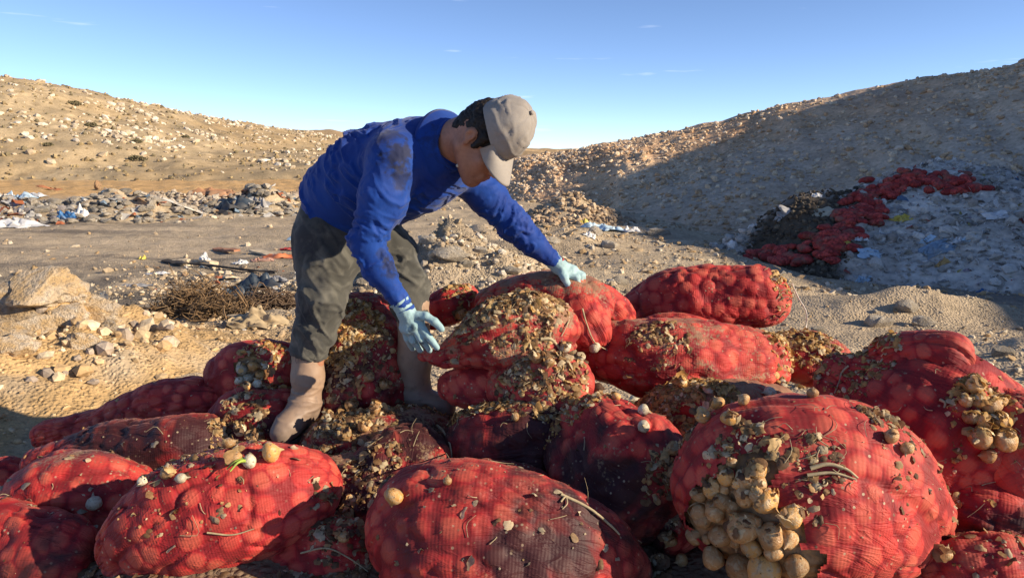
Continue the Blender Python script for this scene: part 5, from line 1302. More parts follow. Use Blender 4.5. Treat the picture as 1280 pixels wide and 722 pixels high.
# cord end waving beside the plump back bag
p0 = J(988, 352, 3.3); q = [J(990, 354, 3.3), J(998, 372, 3.32), J(1008, 390, 3.32), J(1008, 412, 3.3), J(1012, 428, 3.2)]
stalk(q, .003, .002, 'white tie cord hanging from the open end of the plump back bag', 'tie_cord', plain('white_cord', (0.6, 0.56, 0.5), .8, .2, 60))
rr = np.random.default_rng(91)
for k in range(22):
    p, n = at_pixel(PILE, rr.uniform(968, 992), rr.uniform(340, 402))
    if p is None: continue
    d = nrmz(np.array((1.0, -0.3, 0.2)) + 0.6 * rr.normal(size=3)) * rr.uniform(.02, .06)
    stalk([p, p + d * .6 + np.array((0, 0, .008)), p + d + np.array((0, 0, -.01))], .0028, .001, 'dry straw sticking out of the plump back bag', 'straw', None, 'straws at the open bag end')
V = []
for k in range(380):
    z = HUSK_ZONES[rr.integers(0, len(HUSK_ZONES))]; c, _ = at_pixel(PILE, z[0], z[1])
    p, n = on_top(PILE, c[0] + rr.normal() * z[2], c[1] + rr.normal() * z[2] * .8, 3.0)
    if p is None: continue
    t = nrmz(np.cross(n, rr.normal(size=3))); L = rr.uniform(.015, .07); s = np.cross(n, t) * rr.normal() * L * .3
    q = [p + n * .004, p + t * L * .5 + s + n * .012 * rr.uniform(), p + t * L + n * .003]
    V.append(tube(crom(q, 6), np.linspace(.0012, .0006, 6) * rr.uniform(.5, 1.5), 4))
v, f = join(V)
tag(link('root_threads', mesh_np('root_threads', v, f), M_STALK), 'fine dry roots and straw threads scattered across the onion pile', 'straw', kind='stuff')
# ---------------------------------------------------------------- stones, rubble and refuse around the pile
bpy.context.view_layer.update()
GB = bvh_of([GROUND]); HB = bvh_of([HEAP]); LAND = bvh_of([GROUND, HEAP, BANK])
HILLB = bvh_of([rocky_hill])
def rock_mesh(name, seed, sub, mat):
    v, f = rock_template(seed, sub); me = mesh_np(name, v, f, sub < 3); me.materials.append(mat)
    for p in me.polygons: p.use_smooth = False
    return me
def rock_obj(name, me, p, s, rz, tilt=0.0, label=None, cat=None, group=None, parent=None):
    o = bpy.data.objects.new(name, me); COL.objects.link(o)
    o.matrix_world = Matrix.Translation(Vector(p)) @ Matrix.Rotation(rz, 4, 'Z') @ Matrix.Rotation(tilt, 4, 'X') @ Matrix.Diagonal((*s, 1))
    if parent is not None:
        o.parent = parent; o.matrix_parent_inverse = parent.matrix_world.inverted()
    return tag(o, label, cat, group) if label else o
BOULDER = [rock_mesh('boulder', 300 + k, 4, M_ROCK_CREAM) for k in range(5)]
r6 = np.random.default_rng(606)
for i, (px, py, rp, sx, lab) in enumerate([
    (52, 362, 30, 1.3, 'big cream boulder crowning the ochre mound'), (14, 392, 28, 1.2, 'grey streaked boulder at the left edge of the mound'), (92, 372, 16, 1.0, 'small pale boulder to the right of the mound crown'),
    (78, 398, 20, 1.0, 'dark pitted boulder below the crown boulder'), (40, 408, 18, 1.2, 'cracked cream rock set in the mound face'), (120, 388, 13, 1.1, 'flat cream rock on the right shoulder of the mound'),
    (136, 412, 14, 1.2, 'pale broken rock midway down the mound'), (16, 436, 20, 1.1, 'orange stained rock low on the mound at the left edge'), (104, 428, 15, 1.3, 'rounded cream rock low in the mound face'), (236, 474, 11, 1.7, 'flat grey stone on the gravel behind the left bags')]):
    p, n = at_pixel(GB, px, py + rp * .3)
    d = np.linalg.norm(p - CAM); s = rp * d / FPX
    rock_obj('boulder', BOULDER[i % 5], p + np.array((0, .3 * s, .15 * s)), (s * sx, s, s * .85), r6.uniform(0, 6), r6.uniform(-.3, .3), lab, 'boulder')
# crust of lumps over the mound
rng = np.random.default_rng(640); a = rng.uniform(0, 6.283, 650); q = np.sqrt(rng.uniform(size=650))
x, y = MOUND[0] - .15 + np.cos(a) * q * 1.15, MOUND[1] - .25 + np.sin(a) * q * 1.1
stone_stuff('mound_lumps', np.stack((x, y, ground_h(x, y)), -1), .010, .07, 2.6, [(.56, .44, .29), (.54, .40, .24), (.50, .34, .18), (.38, .31, .25), (.58, .48, .35)], 'cream and ochre clods crusting the soil mound', 'clods', M_STONE, 641, .8, .3)
for k in range(9):
    a, q = rng.uniform(0, 6.283), math.sqrt(rng.uniform()); x, y = MOUND[0] - .2 + math.cos(a) * q * .85, MOUND[1] - .2 + math.sin(a) * q * .8
    z = float(ground_h(np.array([x]), np.array([y]))[0]); s = rng.uniform(.06, .14)
    rock_obj('rock', BOULDER[k % 5], (x, y, z + s * .2), (s * rng.uniform(.9, 1.5), s, s * rng.uniform(.6, 1)), rng.uniform(0, 6), rng.uniform(-.6, .6), 'cream rock fragment embedded in the ochre mound among the boulders', 'rock', 'rock fragments on the ochre mound')
p, n = at_pixel(GB, 123, 237)
rock_obj('boulder', rock_mesh('boulder_brown', 330, 3, plain('brown_rock', (0.26, 0.16, 0.09), .95, .4, 3, .2, .5, .05)), p + np.array((0, 0, .16)), (.17, .16, .24), 1.0, 0, 'upright brown stone standing alone on the rubble row beyond the road', 'boulder')
# slabs and blocks in the middle distance
SLAB = [rock_mesh('slab', 340 + k, 3, M_ROCK_WHITE) for k in range(4)]
for i, (px, py, w, h, lab) in enumerate([(564, 318, 26, 9, 'long white concrete slab leaning on the rubble rise behind the worker'), (583, 329, 11, 7, 'small white block at the foot of the leaning slab'), (535, 300, 12, 8, 'pale block on the near end of the rubble rise'), (600, 312, 9, 5, 'cream slab fragment on the rubble rise'),
    (745, 290, 10, 7, 'white block beside the scatter of pale plastic'), (762, 306, 12, 8, 'squared grey stone on the open ground behind the back bag'), (690, 300, 9, 6, 'rounded stone in the gravel above the outstretched glove'), (820, 290, 16, 7, 'weathered slab at the edge of the embankment shadow'), (1135, 384, 15, 8, 'broad weathered rock on the berm above the tall right bag'), (1100, 402, 18, 10, 'greyish lump of clay beside the broad berm rock'), (1152, 402, 13, 9, 'dark squared stone on the berm'), (1020, 412, 9, 6, 'small stone on the berm behind the flattened bag'), (775, 352, 12, 7, 'grey stone just behind the pulled red net'), (640, 338, 14, 7, 'bluish stone slab behind the dark husk covered bag'), (455, 352, 10, 7, 'pale rubble block seen between the trouser legs'), (1250, 440, 12, 8, 'round dark cobble above the right edge bag'), (1215, 440, 9, 6, 'smaller cobble beside the round dark one')]):
    p, n = at_pixel(LAND, px, py + h * .5); m_ = np.linalg.norm(p - CAM) / FPX
    rock_obj('stone_block', SLAB[i % 4], p + np.array((0, 0, h * m_ * .35)), (w * m_, w * m_ * .6, h * m_), r6.uniform(-.3, .3), r6.uniform(-.35, .2), lab, 'stone block')
# gravel, near and far
def ring_points(n, rng, w):
    """points over the floor of the tip, denser close to the pile so that they read evenly"""
    out = []
    while sum(map(len, out)) < n:
        Y = np.exp(rng.uniform(np.log(3.0), np.log(26), n)); X = rng.uniform(-.78, .78, n) * Y
        p = np.stack((X, Y), -1); p = p[rng.uniform(size=n) < w(X, Y)]
        out.append(p)
    p = np.concatenate(out)[:n]
    return np.concatenate((p, ground_h(p[:, 0], p[:, 1])[:, None]), 1)
def gw(x, y):
    n = fbm(xyz(x, y, 0.9), 3, 401)
    road = sstep(9.5, 10.5, y + 0.12 * x) * sstep(18.5, 16.5, y + 0.12 * x) * sstep(2.0, -1.5, x)
    rise = np.exp(-(((x + .75) / 2.3) ** 2 + ((y - 8.6) / 2.0) ** 2)) + np.exp(-(((x - .2) / 2.4) ** 2 + ((y - 13.5) / 2) ** 2)) + np.exp(-(((x + 2.0) / 1.2) ** 2 + ((y - 5.3) / .9) ** 2))
    return np.clip(0.22 + 0.5 * n + 0.8 * rise, 0.05, 1) * (1 - 0.9 * road) * (1 - 0.95 * np.exp(-(((x + 3.0) / 1.6) ** 2 + ((y - 4.9) / 1.3) ** 2)))
gp = ring_points(12000, np.random.default_rng(402), gw)
gp = gp[(np.hypot((gp[:, 0] - .2) / 2.1, (gp[:, 1] - 2.2) / 1.3) > 1)]
def stones_by_range():
    rng = np.random.default_rng(403); n = len(gp)
    s = (0.0016 + 0.0062 * rng.uniform(size=n) ** 4.5) * gp[:, 1] ** 0.8 * 1.3
    scl = np.stack((s * rng.uniform(.8, 1.5, n), s * rng.uniform(.6, 1.1, n), s * rng.uniform(.4, .8, n)), -1)
    base = np.array([(.50, .40, .28), (.44, .34, .23), (.36, .28, .19), (.56, .48, .36), (.42, .29, .16)]); cols = base[rng.integers(0, 5, n)] * rng.uniform(.75, 1.15, (n, 1))
    och = sstep(1.1, .7, np.hypot((gp[:, 0] + 3.2) / 2.5, (gp[:, 1] - 4.6) / 2.1))[:, None]
    cols = cols * (1 - och * .6) + np.array((.50, .35, .19)) * och * .6
    pos = gp.copy(); pos[:, 2] += scl[:, 2] * .3
    v, f, c = scatter(STONES, pos, scl, rand_rot(n, rng, .5), cols, rng)
    tag(link('gravel', mesh_np('gravel', v, f, False, colors=c), M_STONE), 'loose gravel and stone chips strewn over the floor of the tip', 'gravel', kind='stuff')
stones_by_range()
# the small gravel heaps
for (cx, cy, rx, ry, cnt, nm, lab, cols, s0, s1) in [(1.55, 18.3, 1.5, 1.5, 1100, 'gravel_heap', 'small tawny gravel heap at the foot of the embankment', [(.42, .30, .19), (.48, .37, .25), (.33, .24, .16)], .03, .10),
        (-.75, 8.6, 2.0, 1.7, 2000, 'rubble_rise', 'rise of pale rubble and stone chips behind the worker', [(.50, .42, .31), (.44, .37, .28), (.56, .50, .41), (.36, .29, .2)], .010, .055),
        (-11.5, 25.5, 4.3, 1.8, 900, 'rubble_row', 'low row of mixed rubble in front of the sandy track', [(.36, .30, .24), (.46, .40, .32), (.28, .22, .17)], .04, .16),
        (-7.0, 26.5, 3.0, 1.8, 1000, 'rubble_row', 'shorter row of brown rubble and earth in front of the sandy track', [(.34, .26, .18), (.42, .34, .25), (.26, .2, .15)], .04, .15),
        (-13.2, 18.6, 2.4, 1.6, 1100, 'refuse_mound', 'mound of grey household refuse and stones at the left edge beyond the road', [(.30, .28, .26), (.45, .43, .40), (.20, .18, .18), (.38, .33, .26)], .03, .13),
        (-5.4, 23.5, 1.5, 1.5, 500, 'straw_heap', 'pale straw coloured heap beside the back of the worker', [(.52, .43, .28), (.46, .38, .25)], .03, .10)]:
    rng = np.random.default_rng(int(cx * 100 + 9999)); a = rng.uniform(0, 6.283, cnt); rr_ = np.sqrt(rng.uniform(size=cnt))
    x, y = cx + np.cos(a) * rr_ * rx, cy + np.sin(a) * rr_ * ry
    stone_stuff(nm, np.stack((x, y, ground_h(x, y)), -1), s0, s1, 2.2, cols, lab, 'rubble', M_STONE, int(cnt), .7, .15)
# heaps of countable stones beyond the road
RUB = [rock_mesh('stone', 360 + k, 2, M_ROCK_WHITE) for k in range(5)] + [rock_mesh('stone', 370 + k, 2, M_ROCK_GREY) for k in range(2)]
for hi, (cx, cy, rx, ry, cnt, lab) in enumerate([(-10.4, 19.4, 2.2, 1.6, 190, 'heap of white and grey broken stones beyond the road'), (-7.3, 21.6, 1.8, 1.4, 150, 'heap of grey and white rubble just left of the worker')]):
    root = empty('stone_heap', (cx, cy, 0)); bpy.context.view_layer.update(); rng = np.random.default_rng(620 + hi)
    for k in range(cnt):
        a, q = rng.uniform(0, 6.283), math.sqrt(rng.uniform()); x, y = cx + math.cos(a) * q * rx, cy + math.sin(a) * q * ry - .15
        z = float(ground_h(np.array([x]), np.array([y]))[0]); s = rng.uniform(.06, .15) * (1.25 if k % 7 == 0 else 1)
        rock_obj('stone', RUB[int(rng.integers(0, 7))], (x, y, z + s * .35), (s * rng.uniform(.8, 1.3), s, s * rng.uniform(.5, .9)), rng.uniform(0, 6), rng.uniform(-.5, .5), parent=root)
    tag(root, lab, 'stone heap', 'stone heaps beyond the road')
# scrub on the hill
M_SHRUB = plain('dark_scrub_leaf', (0.13, 0.115, 0.06), .8, .5, 8)
for px, py, s, lab in [(93, 131, .75, 'dark low shrub highest on the rocky hill'), (114, 158, .7, 'dark shrub below the highest one on the hill'), (171, 178, .55, 'small dark shrub midway along the hill'), (172, 200, .8, 'grey green shrub low on the rocky hill'), (232, 172, .5, 'tiny dark shrub right of centre on the hill slope'), (60, 182, .5, 'tiny shrub low on the left end of the hill')]:
    p, n = at_pixel(HILLB, px, py); s *= .62
    if p is None: continue
    rng = np.random.default_rng(int(px)); m_ = 420
    d = rng.normal(size=(m_, 3)); d /= np.linalg.norm(d, axis=1, keepdims=True); d[:, 2] = np.abs(d[:, 2])
    pos = d * rng.uniform(.4, 1, (m_, 1)) ** .5 * np.array((s * 1.3, s, s * .75)) * (1 + .3 * fbm(d * 2 + px, 2, 3))[:, None]
    v, f, c = scatter(FLAKES, pos, np.full((m_, 3), .08 * s) * rng.uniform(.6, 1.5, (m_, 3)), rand_rot(m_, rng, 1.5), np.ones((m_, 3)), rng)
    root = empty('shrub', p); link('foliage', mesh_np('foliage', v, f), M_SHRUB, root)
    v, f = join([tube([(0, 0, -.1), (math.cos(a) * s * .3, math.sin(a) * s * .3, s * .45)], [.03, .012], 5) for a in (0, 1.3, 2.5, 4.0, 5.2)])
    link('stem', mesh_np('stem', v, f), M_SHRUB, root)
    tag(root, lab, 'shrub', 'shrubs on the rocky hill')
# dry brush heaps
M_TWIG = plain('dry_twig', (0.20, 0.125, 0.065), .9, .4, 30)
M_TWIG_D = plain('dark_twig', (0.13, 0.085, 0.055), .9, .4, 30)
def brush(px, py, w, h, cnt, mat, lab, seed, tw=.006):
    p = np.array((px, py, float(ground_h(np.array([px]), np.array([py]))[0]))); rng = np.random.default_rng(seed); root = empty('brush_heap', p); T = []
    for k in range(cnt):
        a, q = rng.uniform(0, 6.283), math.sqrt(rng.uniform()); x, y = math.cos(a) * q * w, math.sin(a) * q * w * .6
        z = h * (1 - q ** 2) * rng.uniform(.1, 1); th = rng.uniform(0, 6.283); L = rng.uniform(.12, .42); dz = rng.normal() * .25
        d = np.array((math.cos(th), math.sin(th) * .7, dz)) * L
        c = np.array((x, y, z)); bnd = rng.normal(size=3) * .07
        q_ = [c - d * .5, c - d * .15 + bnd, c + d * .2 + bnd * .6, c + d * .5]
        q_ = [np.array((t[0], t[1], max(t[2], .005))) for t in q_]
        T.append(tube(crom(q_, 6), np.linspace(tw, tw * .4, 6) * rng.uniform(.6, 1.4), 4))
    v, f = join(T); o = link('twigs', mesh_np('twigs', v, f), mat, root); tag(o, kind='stuff')
    tag(root, lab, 'brush heap')
brush(-3.15, 7.35, .46, .34, 620, M_TWIG, 'brown heap of dry brush beside the ochre mound', 1)
brush(-2.45, 7.3, .34, .22, 420, M_TWIG_D, 'darker flattened heap of dry twigs nearer the worker', 2)
brush(-2.75, 6.95, .30, .14, 220, M_TWIG, 'thin spill of dry twigs between the two brush heaps', 3)
# boards and scraps on the road edge
def board(px, py, px2, py2, wid, th, mat, lab, name='board'):
    a, _ = at_pixel(GB, px, py); b, _ = at_pixel(GB, px2, py2); d = b - a; L = np.linalg.norm(d)
    bm = bmesh.new(); bmesh.ops.create_cube(bm, size=1)
    bmesh.ops.subdivide_edges(bm, edges=[e for e in bm.edges if abs(e.verts[0].co.x - e.verts[1].co.x) > .5], cuts=7)
    rng = np.random.default_rng(int(px))
    for v in bm.verts:
        v.co = Vector((v.co.x * L, v.co.y * wid * (1 + .08 * math.sin(v.co.x * 9)), v.co.z * th + .012 * math.sin(v.co.x * 4 + px)))
        v.co += Vector(rng.normal(size=3) * th * .12)
    me = bpy.data.meshes.new(name); bm.to_mesh(me); bm.free(); me.materials.append(mat)
    o = bpy.data.objects.new(name, me); COL.objects.link(o); c = (a + b) / 2
    o.location = c + np.array((0, 0, th * .5 + .02)); o.rotation_euler = (rng.uniform(-.15, .15), -math.asin(d[2] / L), math.atan2(d[1], d[0]))
    return tag(o, lab, 'board')
M_WOOD_D = plain('burnt_wood', (0.045, 0.038, 0.032), .85, .5, 14); M_WOOD_P = plain('pale_wood', (0.50, 0.41, 0.29), .85, .3, 14); M_WOOD_R = plain('reddish_wood', (0.36, 0.17, 0.10), .85, .3, 14)
board(206, 328, 232, 333, .09, .03, M_WOOD_D, 'short charred board end in the road dust'); board(236, 333, 345, 342, .06, .025, M_WOOD_D, 'long charred timber lying along the road edge')
board(246, 329, 268, 332, .16, .04, M_WOOD_P, 'pale board propped on the charred timber'); board(270, 313, 297, 317, .12, .04, M_WOOD_R, 'reddish plank lying alone on the road'); board(214, 328, 236, 329, .10, .03, M_WOOD_P, 'thin pale lath behind the charred board end')
board(318, 316, 350, 322, .18, .03, M_WOOD_P, 'wide pale board beside the orange scraps'); board(302, 348, 280, 350, .2, .02, M_WOOD_P, 'flat tan cardboard piece on the dark ground')
def sheet(px, py, w, d, h, mat, lab, seed, cat='plastic sheet', name='plastic_sheet', bvh=None, flat=1.0):
    rng = np.random.default_rng(seed); k = 22
    for db in range(0, 60, 2):
        p, n = at_pixel(LAND if bvh is None else bvh, px, py + db)
        if p is not None: break
    u = np.linspace(-1, 1, k); X, Y = np.meshgrid(u, u, indexing='ij'); q = np.stack((X, Y, X * 0 + seed * 3.1), -1)
    r_ = np.hypot(X, Y); edge = 1 + .3 * fbm(q * 1.2, 2, seed)
    Z = h * (np.abs(fbm(q * 1.6, 3, seed + 1)) * 1.1 + .25 * fbm(q * 5, 2, seed + 2)) * sstep(1.35, .5, r_)
    x, y = X * w * edge, Y * d * edge
    x = x + .25 * w * fbm(q * 2.1 + 4, 2, seed + 4); y = y + .25 * d * fbm(q * 2.1 + 9, 2, seed + 5)
    v = np.stack((x, y, np.maximum(Z, -.01)), -1).reshape(-1, 3); f = grid_faces(k, k)
    v = np.concatenate((v, v - np.array((0, 0, .006)))); f = np.concatenate((f, f[:, ::-1] + k * k))
    # follow the slope it lies on
    R = frame_from(np.array(n) if n[2] > 0 else np.array((0, 0, 1.0)))
    if n[2] < .98:
        t = nrmz(np.cross((0, 1, 0), n)); R = np.stack((t, np.cross(n, t), n), 1)
    else: R = np.eye(3)
    o = link(name, mesh_np(name, v @ R.T, f, True), mat); o.location = p + n * .01
    return tag(o, lab, cat)
P_ = lambda nm, c, r=.45: plain(nm, c, r, .25, 8, .4, .3, .01)
M_P_DARK, M_P_WHITE, M_P_BLUE, M_P_ORANGE, M_P_YEL, M_P_LB, M_P_GREY, M_P_RED = P_('plastic_dark', (.035, .05, .07)), P_('plastic_white', (.62, .62, .62)), P_('plastic_blue', (.05, .16, .36)), P_('plastic_orange', (.50, .15, .06)), P_('plastic_yellow', (.52, .42, .08)), P_('plastic_paleblue', (.42, .56, .68)), P_('plastic_grey', (.28, .28, .29)), P_('plastic_red', (.42, .04, .04))
sheet(330, 358, .26, .18, .16, M_P_DARK, 'crumpled blue black plastic sheet beside the trousers', 11, bvh=GB); sheet(300, 368, .20, .12, .10, M_P_DARK, 'smaller dark plastic scrap by the twig heap', 12, bvh=GB)
sheet(352, 322, .30, .16, .10, M_P_ORANGE, 'orange torn sheet close behind the trousers', 13, bvh=GB); sheet(330, 326, .22, .14, .06, P_('dusty_pink_sheet', (.42, .24, .18)), 'dusty pink sheet beside the orange one', 14, bvh=GB); sheet(362, 312, .18, .10, .07, M_P_RED, 'red scrap at the back of the trousers', 15, bvh=GB)
sheet(322, 404, .24, .12, .10, P_('tan_sack', (.40, .31, .19)), 'tan sack lying across the twigs', 16, bvh=GB); sheet(300, 330, .10, .07, .06, M_P_WHITE, 'white plastic scrap on the charred timber', 17, bvh=GB); sheet(257, 327, .09, .08, .10, M_P_WHITE, 'white plastic bottle lump on the charred timber', 18, bvh=GB); sheet(178, 324, .05, .05, .06, M_P_YEL, 'small yellow scrap alone on the road', 19, bvh=GB)
sheet(168, 358, .16, .06, .03, M_P_GREY, 'grey paper flattened on the dark road edge', 20, bvh=GB); sheet(198, 343, .14, .06, .03, M_P_WHITE, 'pale rag trodden flat beside the charred timber', 21, bvh=GB); sheet(348, 352, .14, .08, .08, M_P_GREY, 'grey crumpled wrapper near the dark sheet', 22, bvh=GB)
sheet(20, 284, .55, .3, .18, M_P_WHITE, 'white plastic film spread at the foot of the left refuse mound', 23, bvh=GB); sheet(22, 250, .5, .3, .3, M_P_LB, 'pale blue plastic tangle on top of the left refuse mound', 24, bvh=GB); sheet(42, 246, .4, .25, .2, M_P_WHITE, 'white sheet beside the pale blue tangle', 25, bvh=GB); sheet(84, 274, .28, .2, .2, M_P_BLUE, 'bright blue plastic bag in front of the stone heap', 26, bvh=GB); sheet(100, 268, .2, .15, .2, M_P_WHITE, 'small white bag beside the bright blue one', 27, bvh=GB); sheet(240, 262, .9, .5, .04, P_('white_lime', (.60, .56, .50), .9), 'patch of white lime dust between the stone heaps', 28, 'lime', 'lime_patch', GB)
sheet(290, 262, .5, .3, .35, M_P_DARK, 'dark plastic heaped before the second stone heap', 29, bvh=GB); sheet(322, 258, .35, .25, .3, M_P_GREY, 'grey plastic bundle on the second stone heap', 30, bvh=GB); sheet(70, 238, .7, .3, .15, P_('red_earth', (.36, .15, .07), .95), 'patch of red earth on the rubble row', 31, 'earth', 'earth_patch', GB); sheet(262, 245, .8, .4, .25, P_('red_earth_b', (.38, .2, .11), .95), 'lump of red brown earth behind the lime patch', 32, 'earth', 'earth_patch', GB)
for i, (px, py, w, m_, lab) in enumerate([(742, 284, .22, M_P_LB, 'pale blue plastic film trodden into the open ground'), (765, 288, .26, M_P_LB, 'second pale blue film nearer the embankment'), (736, 296, .12, M_P_WHITE, 'white crumpled bag beside the pale blue film'), (728, 280, .12, M_P_YEL, 'yellowish wrapper beyond the pale blue film'), (790, 290, .16, M_P_WHITE, 'white scrap by the gravel heap'), (372, 300, .14, M_P_LB, 'pale scrap of plastic on the road by the hip')]):
    sheet(px, py, w, w * .6, .10, m_, lab, 50 + i, bvh=GB)
# refuse over the shaded heap
def build_refuse():
    rng = np.random.default_rng(707); n = 9500
    x = rng.uniform(2.6, 15, n * 2); y = rng.uniform(7.4, 14.2, n * 2)
    sx = x - 4.35 - (y - 11.5) * 0.50; dark = (np.abs(sx) < .8) & (y > 10.8) & (y < 13.3)
    keep = (~dark | (rng.uniform(size=n * 2) < .02)) & (heap_z(x, y) > ground_h(x, y) - .05)
    x, y = x[keep][:n], y[keep][:n]; n = len(x); pos = np.stack((x, y, heap_z(x, y) + .02), -1)
    s = .014 + .060 * rng.uniform(size=n) ** 3.5
    scl = np.stack((s * rng.uniform(.7, 1.8, n), s * rng.uniform(.5, 1.1, n), s * rng.uniform(.3, .9, n)), -1)
    base = np.array([(.48, .45, .41), (.58, .55, .51), (.34, .31, .28), (.68, .65, .62), (.42, .37, .30), (.26, .24, .22), (.50, .50, .50), (.76, .74, .71)]); cols = base[rng.integers(0, 8, n)] * rng.uniform(.7, 1.15, (n, 1))
    acc = rng.uniform(size=n) < .05; cols[acc] = np.array([(.42, .36, .12), (.12, .22, .38), (.38, .10, .08), (.45, .36, .42)])[rng.integers(0, 4, acc.sum())]
    v, f, c = scatter([(t[0] * np.array((1, 1, .8)), t[1]) for t in FLAKES], pos, scl, rand_rot(n, rng, .8), cols, rng)
    o = link('refuse', mesh_np('refuse', v, f, False, colors=c), M_HUSK, HEAP); tag(o, kind='stuff')
    m_ = 2600; x = rng.uniform(2.6, 15, m_ * 2); y = rng.uniform(7.6, 14, m_ * 2); sx = x - 4.35 - (y - 11.5) * 0.50; dark = (np.abs(sx) < .8) & (y > 10.8) & (y < 13.3)
    x, y = x[~dark][:m_], y[~dark][:m_]; k = heap_z(x, y) > ground_h(x, y) - .05; x, y = x[k], y[k]
    o = stone_stuff('rubble', np.stack((x, y, heap_z(x, y)), -1), .02, .12, 3, [(.38, .35, .31), (.46, .43, .39), (.30, .27, .24), (.56, .54, .51)], None, None, M_STONE, 708, .7, .2, HEAP)
build_refuse()
rng = np.random.default_rng(717); y = rng.uniform(10.7, 13.4, 1500); x = 4.35 + (y - 11.5) * .5 + rng.uniform(-.9, .9, 1500)
stone_stuff('compost_clods', np.stack((x, y, heap_z(x, y)), -1), .012, .06, 2.5, [(.085, .068, .05), (.11, .085, .06), (.06, .05, .04), (.16, .13, .09)], None, None, M_STONE, 718, .8, .2, HEAP)
for i, (px, py, w, h, m_, lab) in enumerate([(1088, 317, .17, .05, M_P_LB, 'long pale board lying on the refuse heap slope'), (1052, 306, .11, .10, M_P_YEL, 'yellow foam piece above the pale board'), (1127, 274, .12, .10, M_P_YEL, 'yellow bag high on the refuse heap'), (1120, 262, .12, .08, M_P_GREY, 'grey panel near the yellow bag'), (1248, 270, .22, .05, M_P_WHITE, 'white plastic film high on the right of the refuse heap'), (1196, 302, .12, .08, M_P_WHITE, 'white bag in the middle of the refuse slope'), (1212, 300, .12, .08, M_P_LB, 'bluish white bag beside the white one on the slope'), (1170, 312, .24, .08, P_('faded_tarp', (.20, .28, .37)), 'faded blue tarpaulin half buried in refuse'), (1178, 330, .10, .10, P_('tan_plastic', (.45, .28, .10)), 'tan plastic tub low on the refuse slope'), (1226, 368, .12, .10, M_P_BLUE, 'blue crumpled bag near the foot of the refuse'), (1078, 350, .10, .08, M_P_LB, 'pale blue crate scrap at the refuse foot'), (1020, 245, .10, .06, M_P_WHITE, 'white scrap on the heap crest'), (978, 270, .14, .12, M_P_GREY, 'grey sack at the upper left of the refuse'), (1076, 300, .10, .06, M_P_WHITE, 'white strip beside the yellow foam'), (1025, 268, .20, .03, P_('pale_straw', (.42, .38, .28)), 'long pale strip lying on the black compost'), (1160, 300, .1, .07, M_P_LB, 'lilac wrapper on the mid slope'), (1216, 385, .12, .08, M_P_GREY, 'grey lump of plastic at the shadowed foot')]):
    sheet(px, py, w, w * .55, h, m_, lab, 80 + i, bvh=HB)
# scraps blown over the left of the tip
rng = np.random.default_rng(733); n = 900; x = rng.uniform(-5.2, -1.0, n); y = rng.uniform(6.0, 11.0, n); k = rng.uniform(size=n) < np.clip(.35 + .9 * fbm(xyz(x, y, .9), 3, 77), .05, 1) * (1 - .9 * np.exp(-(((x + 3.2) / 1.6) ** 2 + ((y - 5) / 1.6) ** 2)))
x, y = x[k], y[k]; x2 = np.concatenate((-13.2 + rng.normal(size=260) * 1.3, -7.3 + rng.normal(size=160) * 1.0, -10.4 + rng.normal(size=160) * 1.3)); y2 = np.concatenate((18.2 + rng.normal(size=260) * .8, 21.2 + rng.normal(size=160) * .7, 18.9 + rng.normal(size=160) * .7))
m0 = len(x); x, y = np.concatenate((x, x2)), np.concatenate((y, y2)); n = len(x)
s_ = np.where(np.arange(n) < m0, .012 + .05 * rng.uniform(size=n) ** 3, .04 + .12 * rng.uniform(size=n) ** 2)
cols = np.array([(.62, .60, .56), (.70, .68, .64), (.30, .28, .26), (.06, .06, .065), (.45, .30, .18), (.50, .17, .08), (.30, .40, .50), (.10, .09, .08)])[rng.integers(0, 8, n)]
v, f, c = scatter(FLAKES, np.stack((x, y, ground_h(x, y) + s_ * .4), -1), np.stack((s_ * 1.4, s_ * .8, s_ * .7), -1), rand_rot(n, rng, .5), cols, rng)
tag(link('litter_scraps', mesh_np('litter_scraps', v, f, False, colors=c), M_HUSK), 'torn paper, plastic and charred scraps littering the left of the tip', 'litter', kind='stuff')
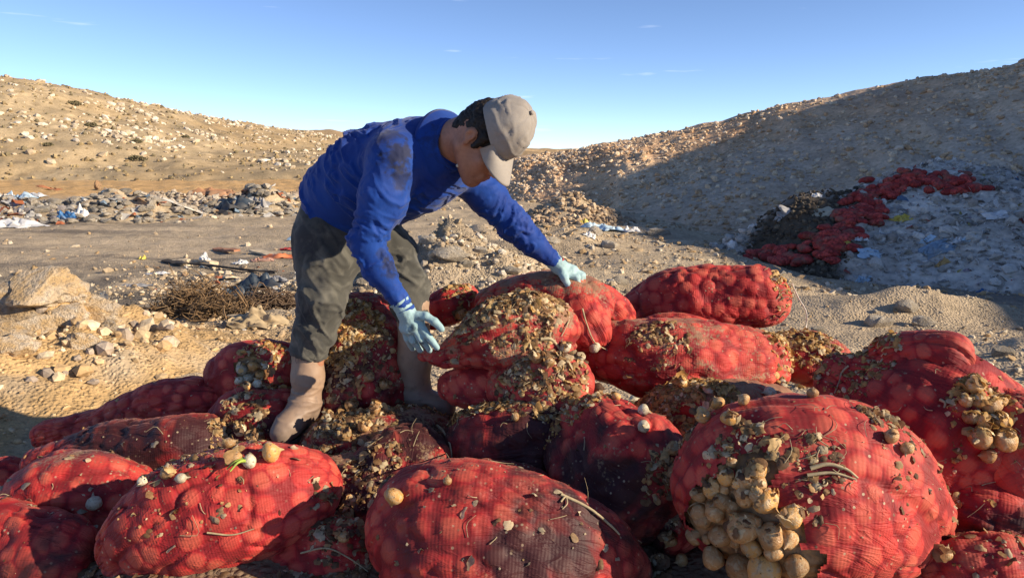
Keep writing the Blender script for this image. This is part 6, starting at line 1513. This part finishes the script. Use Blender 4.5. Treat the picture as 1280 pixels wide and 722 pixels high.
# small red net bags dumped on the heap
def small_bag_mesh(seed):
    v, f = ico(3); r = np.random.default_rng(seed)
    v = v * np.array((1.0, .62, .48)); v = v * (1 + .12 * fbm(v * 2.2 + seed * 5, 2, seed))[:, None]
    c = r.normal(size=(40, 3)); c /= np.linalg.norm(c, axis=1, keepdims=True); c = c * np.array((1.0, .62, .48))
    d = np.min(np.linalg.norm(v[:, None] - c[None], axis=2), 1); v = v * (1 + .10 * np.clip(.25 - d, 0, 1) / .25)[:, None]
    v[:, 1:] *= np.clip(1.25 - np.abs(v[:, :1]) ** 6 * .6, .3, 1)
    return mesh_np('dumped_bag', v, f, True, extra={'onion': np.repeat(r.uniform(size=(len(v), 1)), 3, 1)})
SMALL = []
def faded_net():
    m = NB('faded_red_net'); o = m.pos(); r = m.rnd(); n = m.noise(26, 4, o); n2 = m.noise(5, 4, o)
    c = m.mix(r, (0.26, 0.022, 0.022), (0.60, 0.09, 0.075)); c = m.mix(m.ramp(n, [(0.42, 0), (0.62, 0.8)]), c, (0.12, 0.02, 0.018)); c = m.mix(m.ramp(n2, [(0.5, 0), (0.68, 0.7)]), c, (0.20, 0.13, 0.09))
    return m.done(c, 0.75, m.bump(n, 0.8, 0.03), 0.25)
for k in range(4):
    me = small_bag_mesh(k + 31); me.materials.append(faded_net() if k == 0 else SMALL[0].materials[0]); SMALL.append(me)
rng = np.random.default_rng(808)
strips = [([(1205, 238), (1170, 228), (1130, 228), (1100, 242), (1080, 262), (1064, 278)], 120, .15), ([(1090, 258), (1062, 284), (1046, 300), (1034, 312)], 80, .15), ([(945, 316), (968, 320), (995, 322), (1030, 318)], 44, .11), ([(1150, 228), (1190, 234), (1212, 240)], 30, .14)]
for path, cnt, sp in strips:
    W = []
    for a, b in path:
        for db in range(0, 40, 2):
            h_ = at_pixel(HB, a, b + db)[0]
            if h_ is not None: W.append(h_); break
    W = np.array(W); Q = crom(W, 60)
    for k in range(cnt):
        c = Q[rng.integers(0, 60)] + rng.normal(size=3) * sp; p, n = on_top(HB, c[0], c[1], 5)
        if p is None: continue
        s = rng.uniform(.085, .155)
        o = bpy.data.objects.new('dumped_bag', SMALL[int(rng.integers(0, 4))]); COL.objects.link(o)
        o.matrix_world = Matrix.Translation(Vector(p + n * s * .30)) @ Matrix.Rotation(rng.uniform(0, 6.28), 4, 'Z') @ Matrix.Rotation(rng.uniform(-.4, .4), 4, 'Y') @ Matrix.Scale(s, 4)
        tag(o, 'small red net bag dumped on the shaded refuse heap', 'onion bag', 'red bags dumped on the refuse heap')
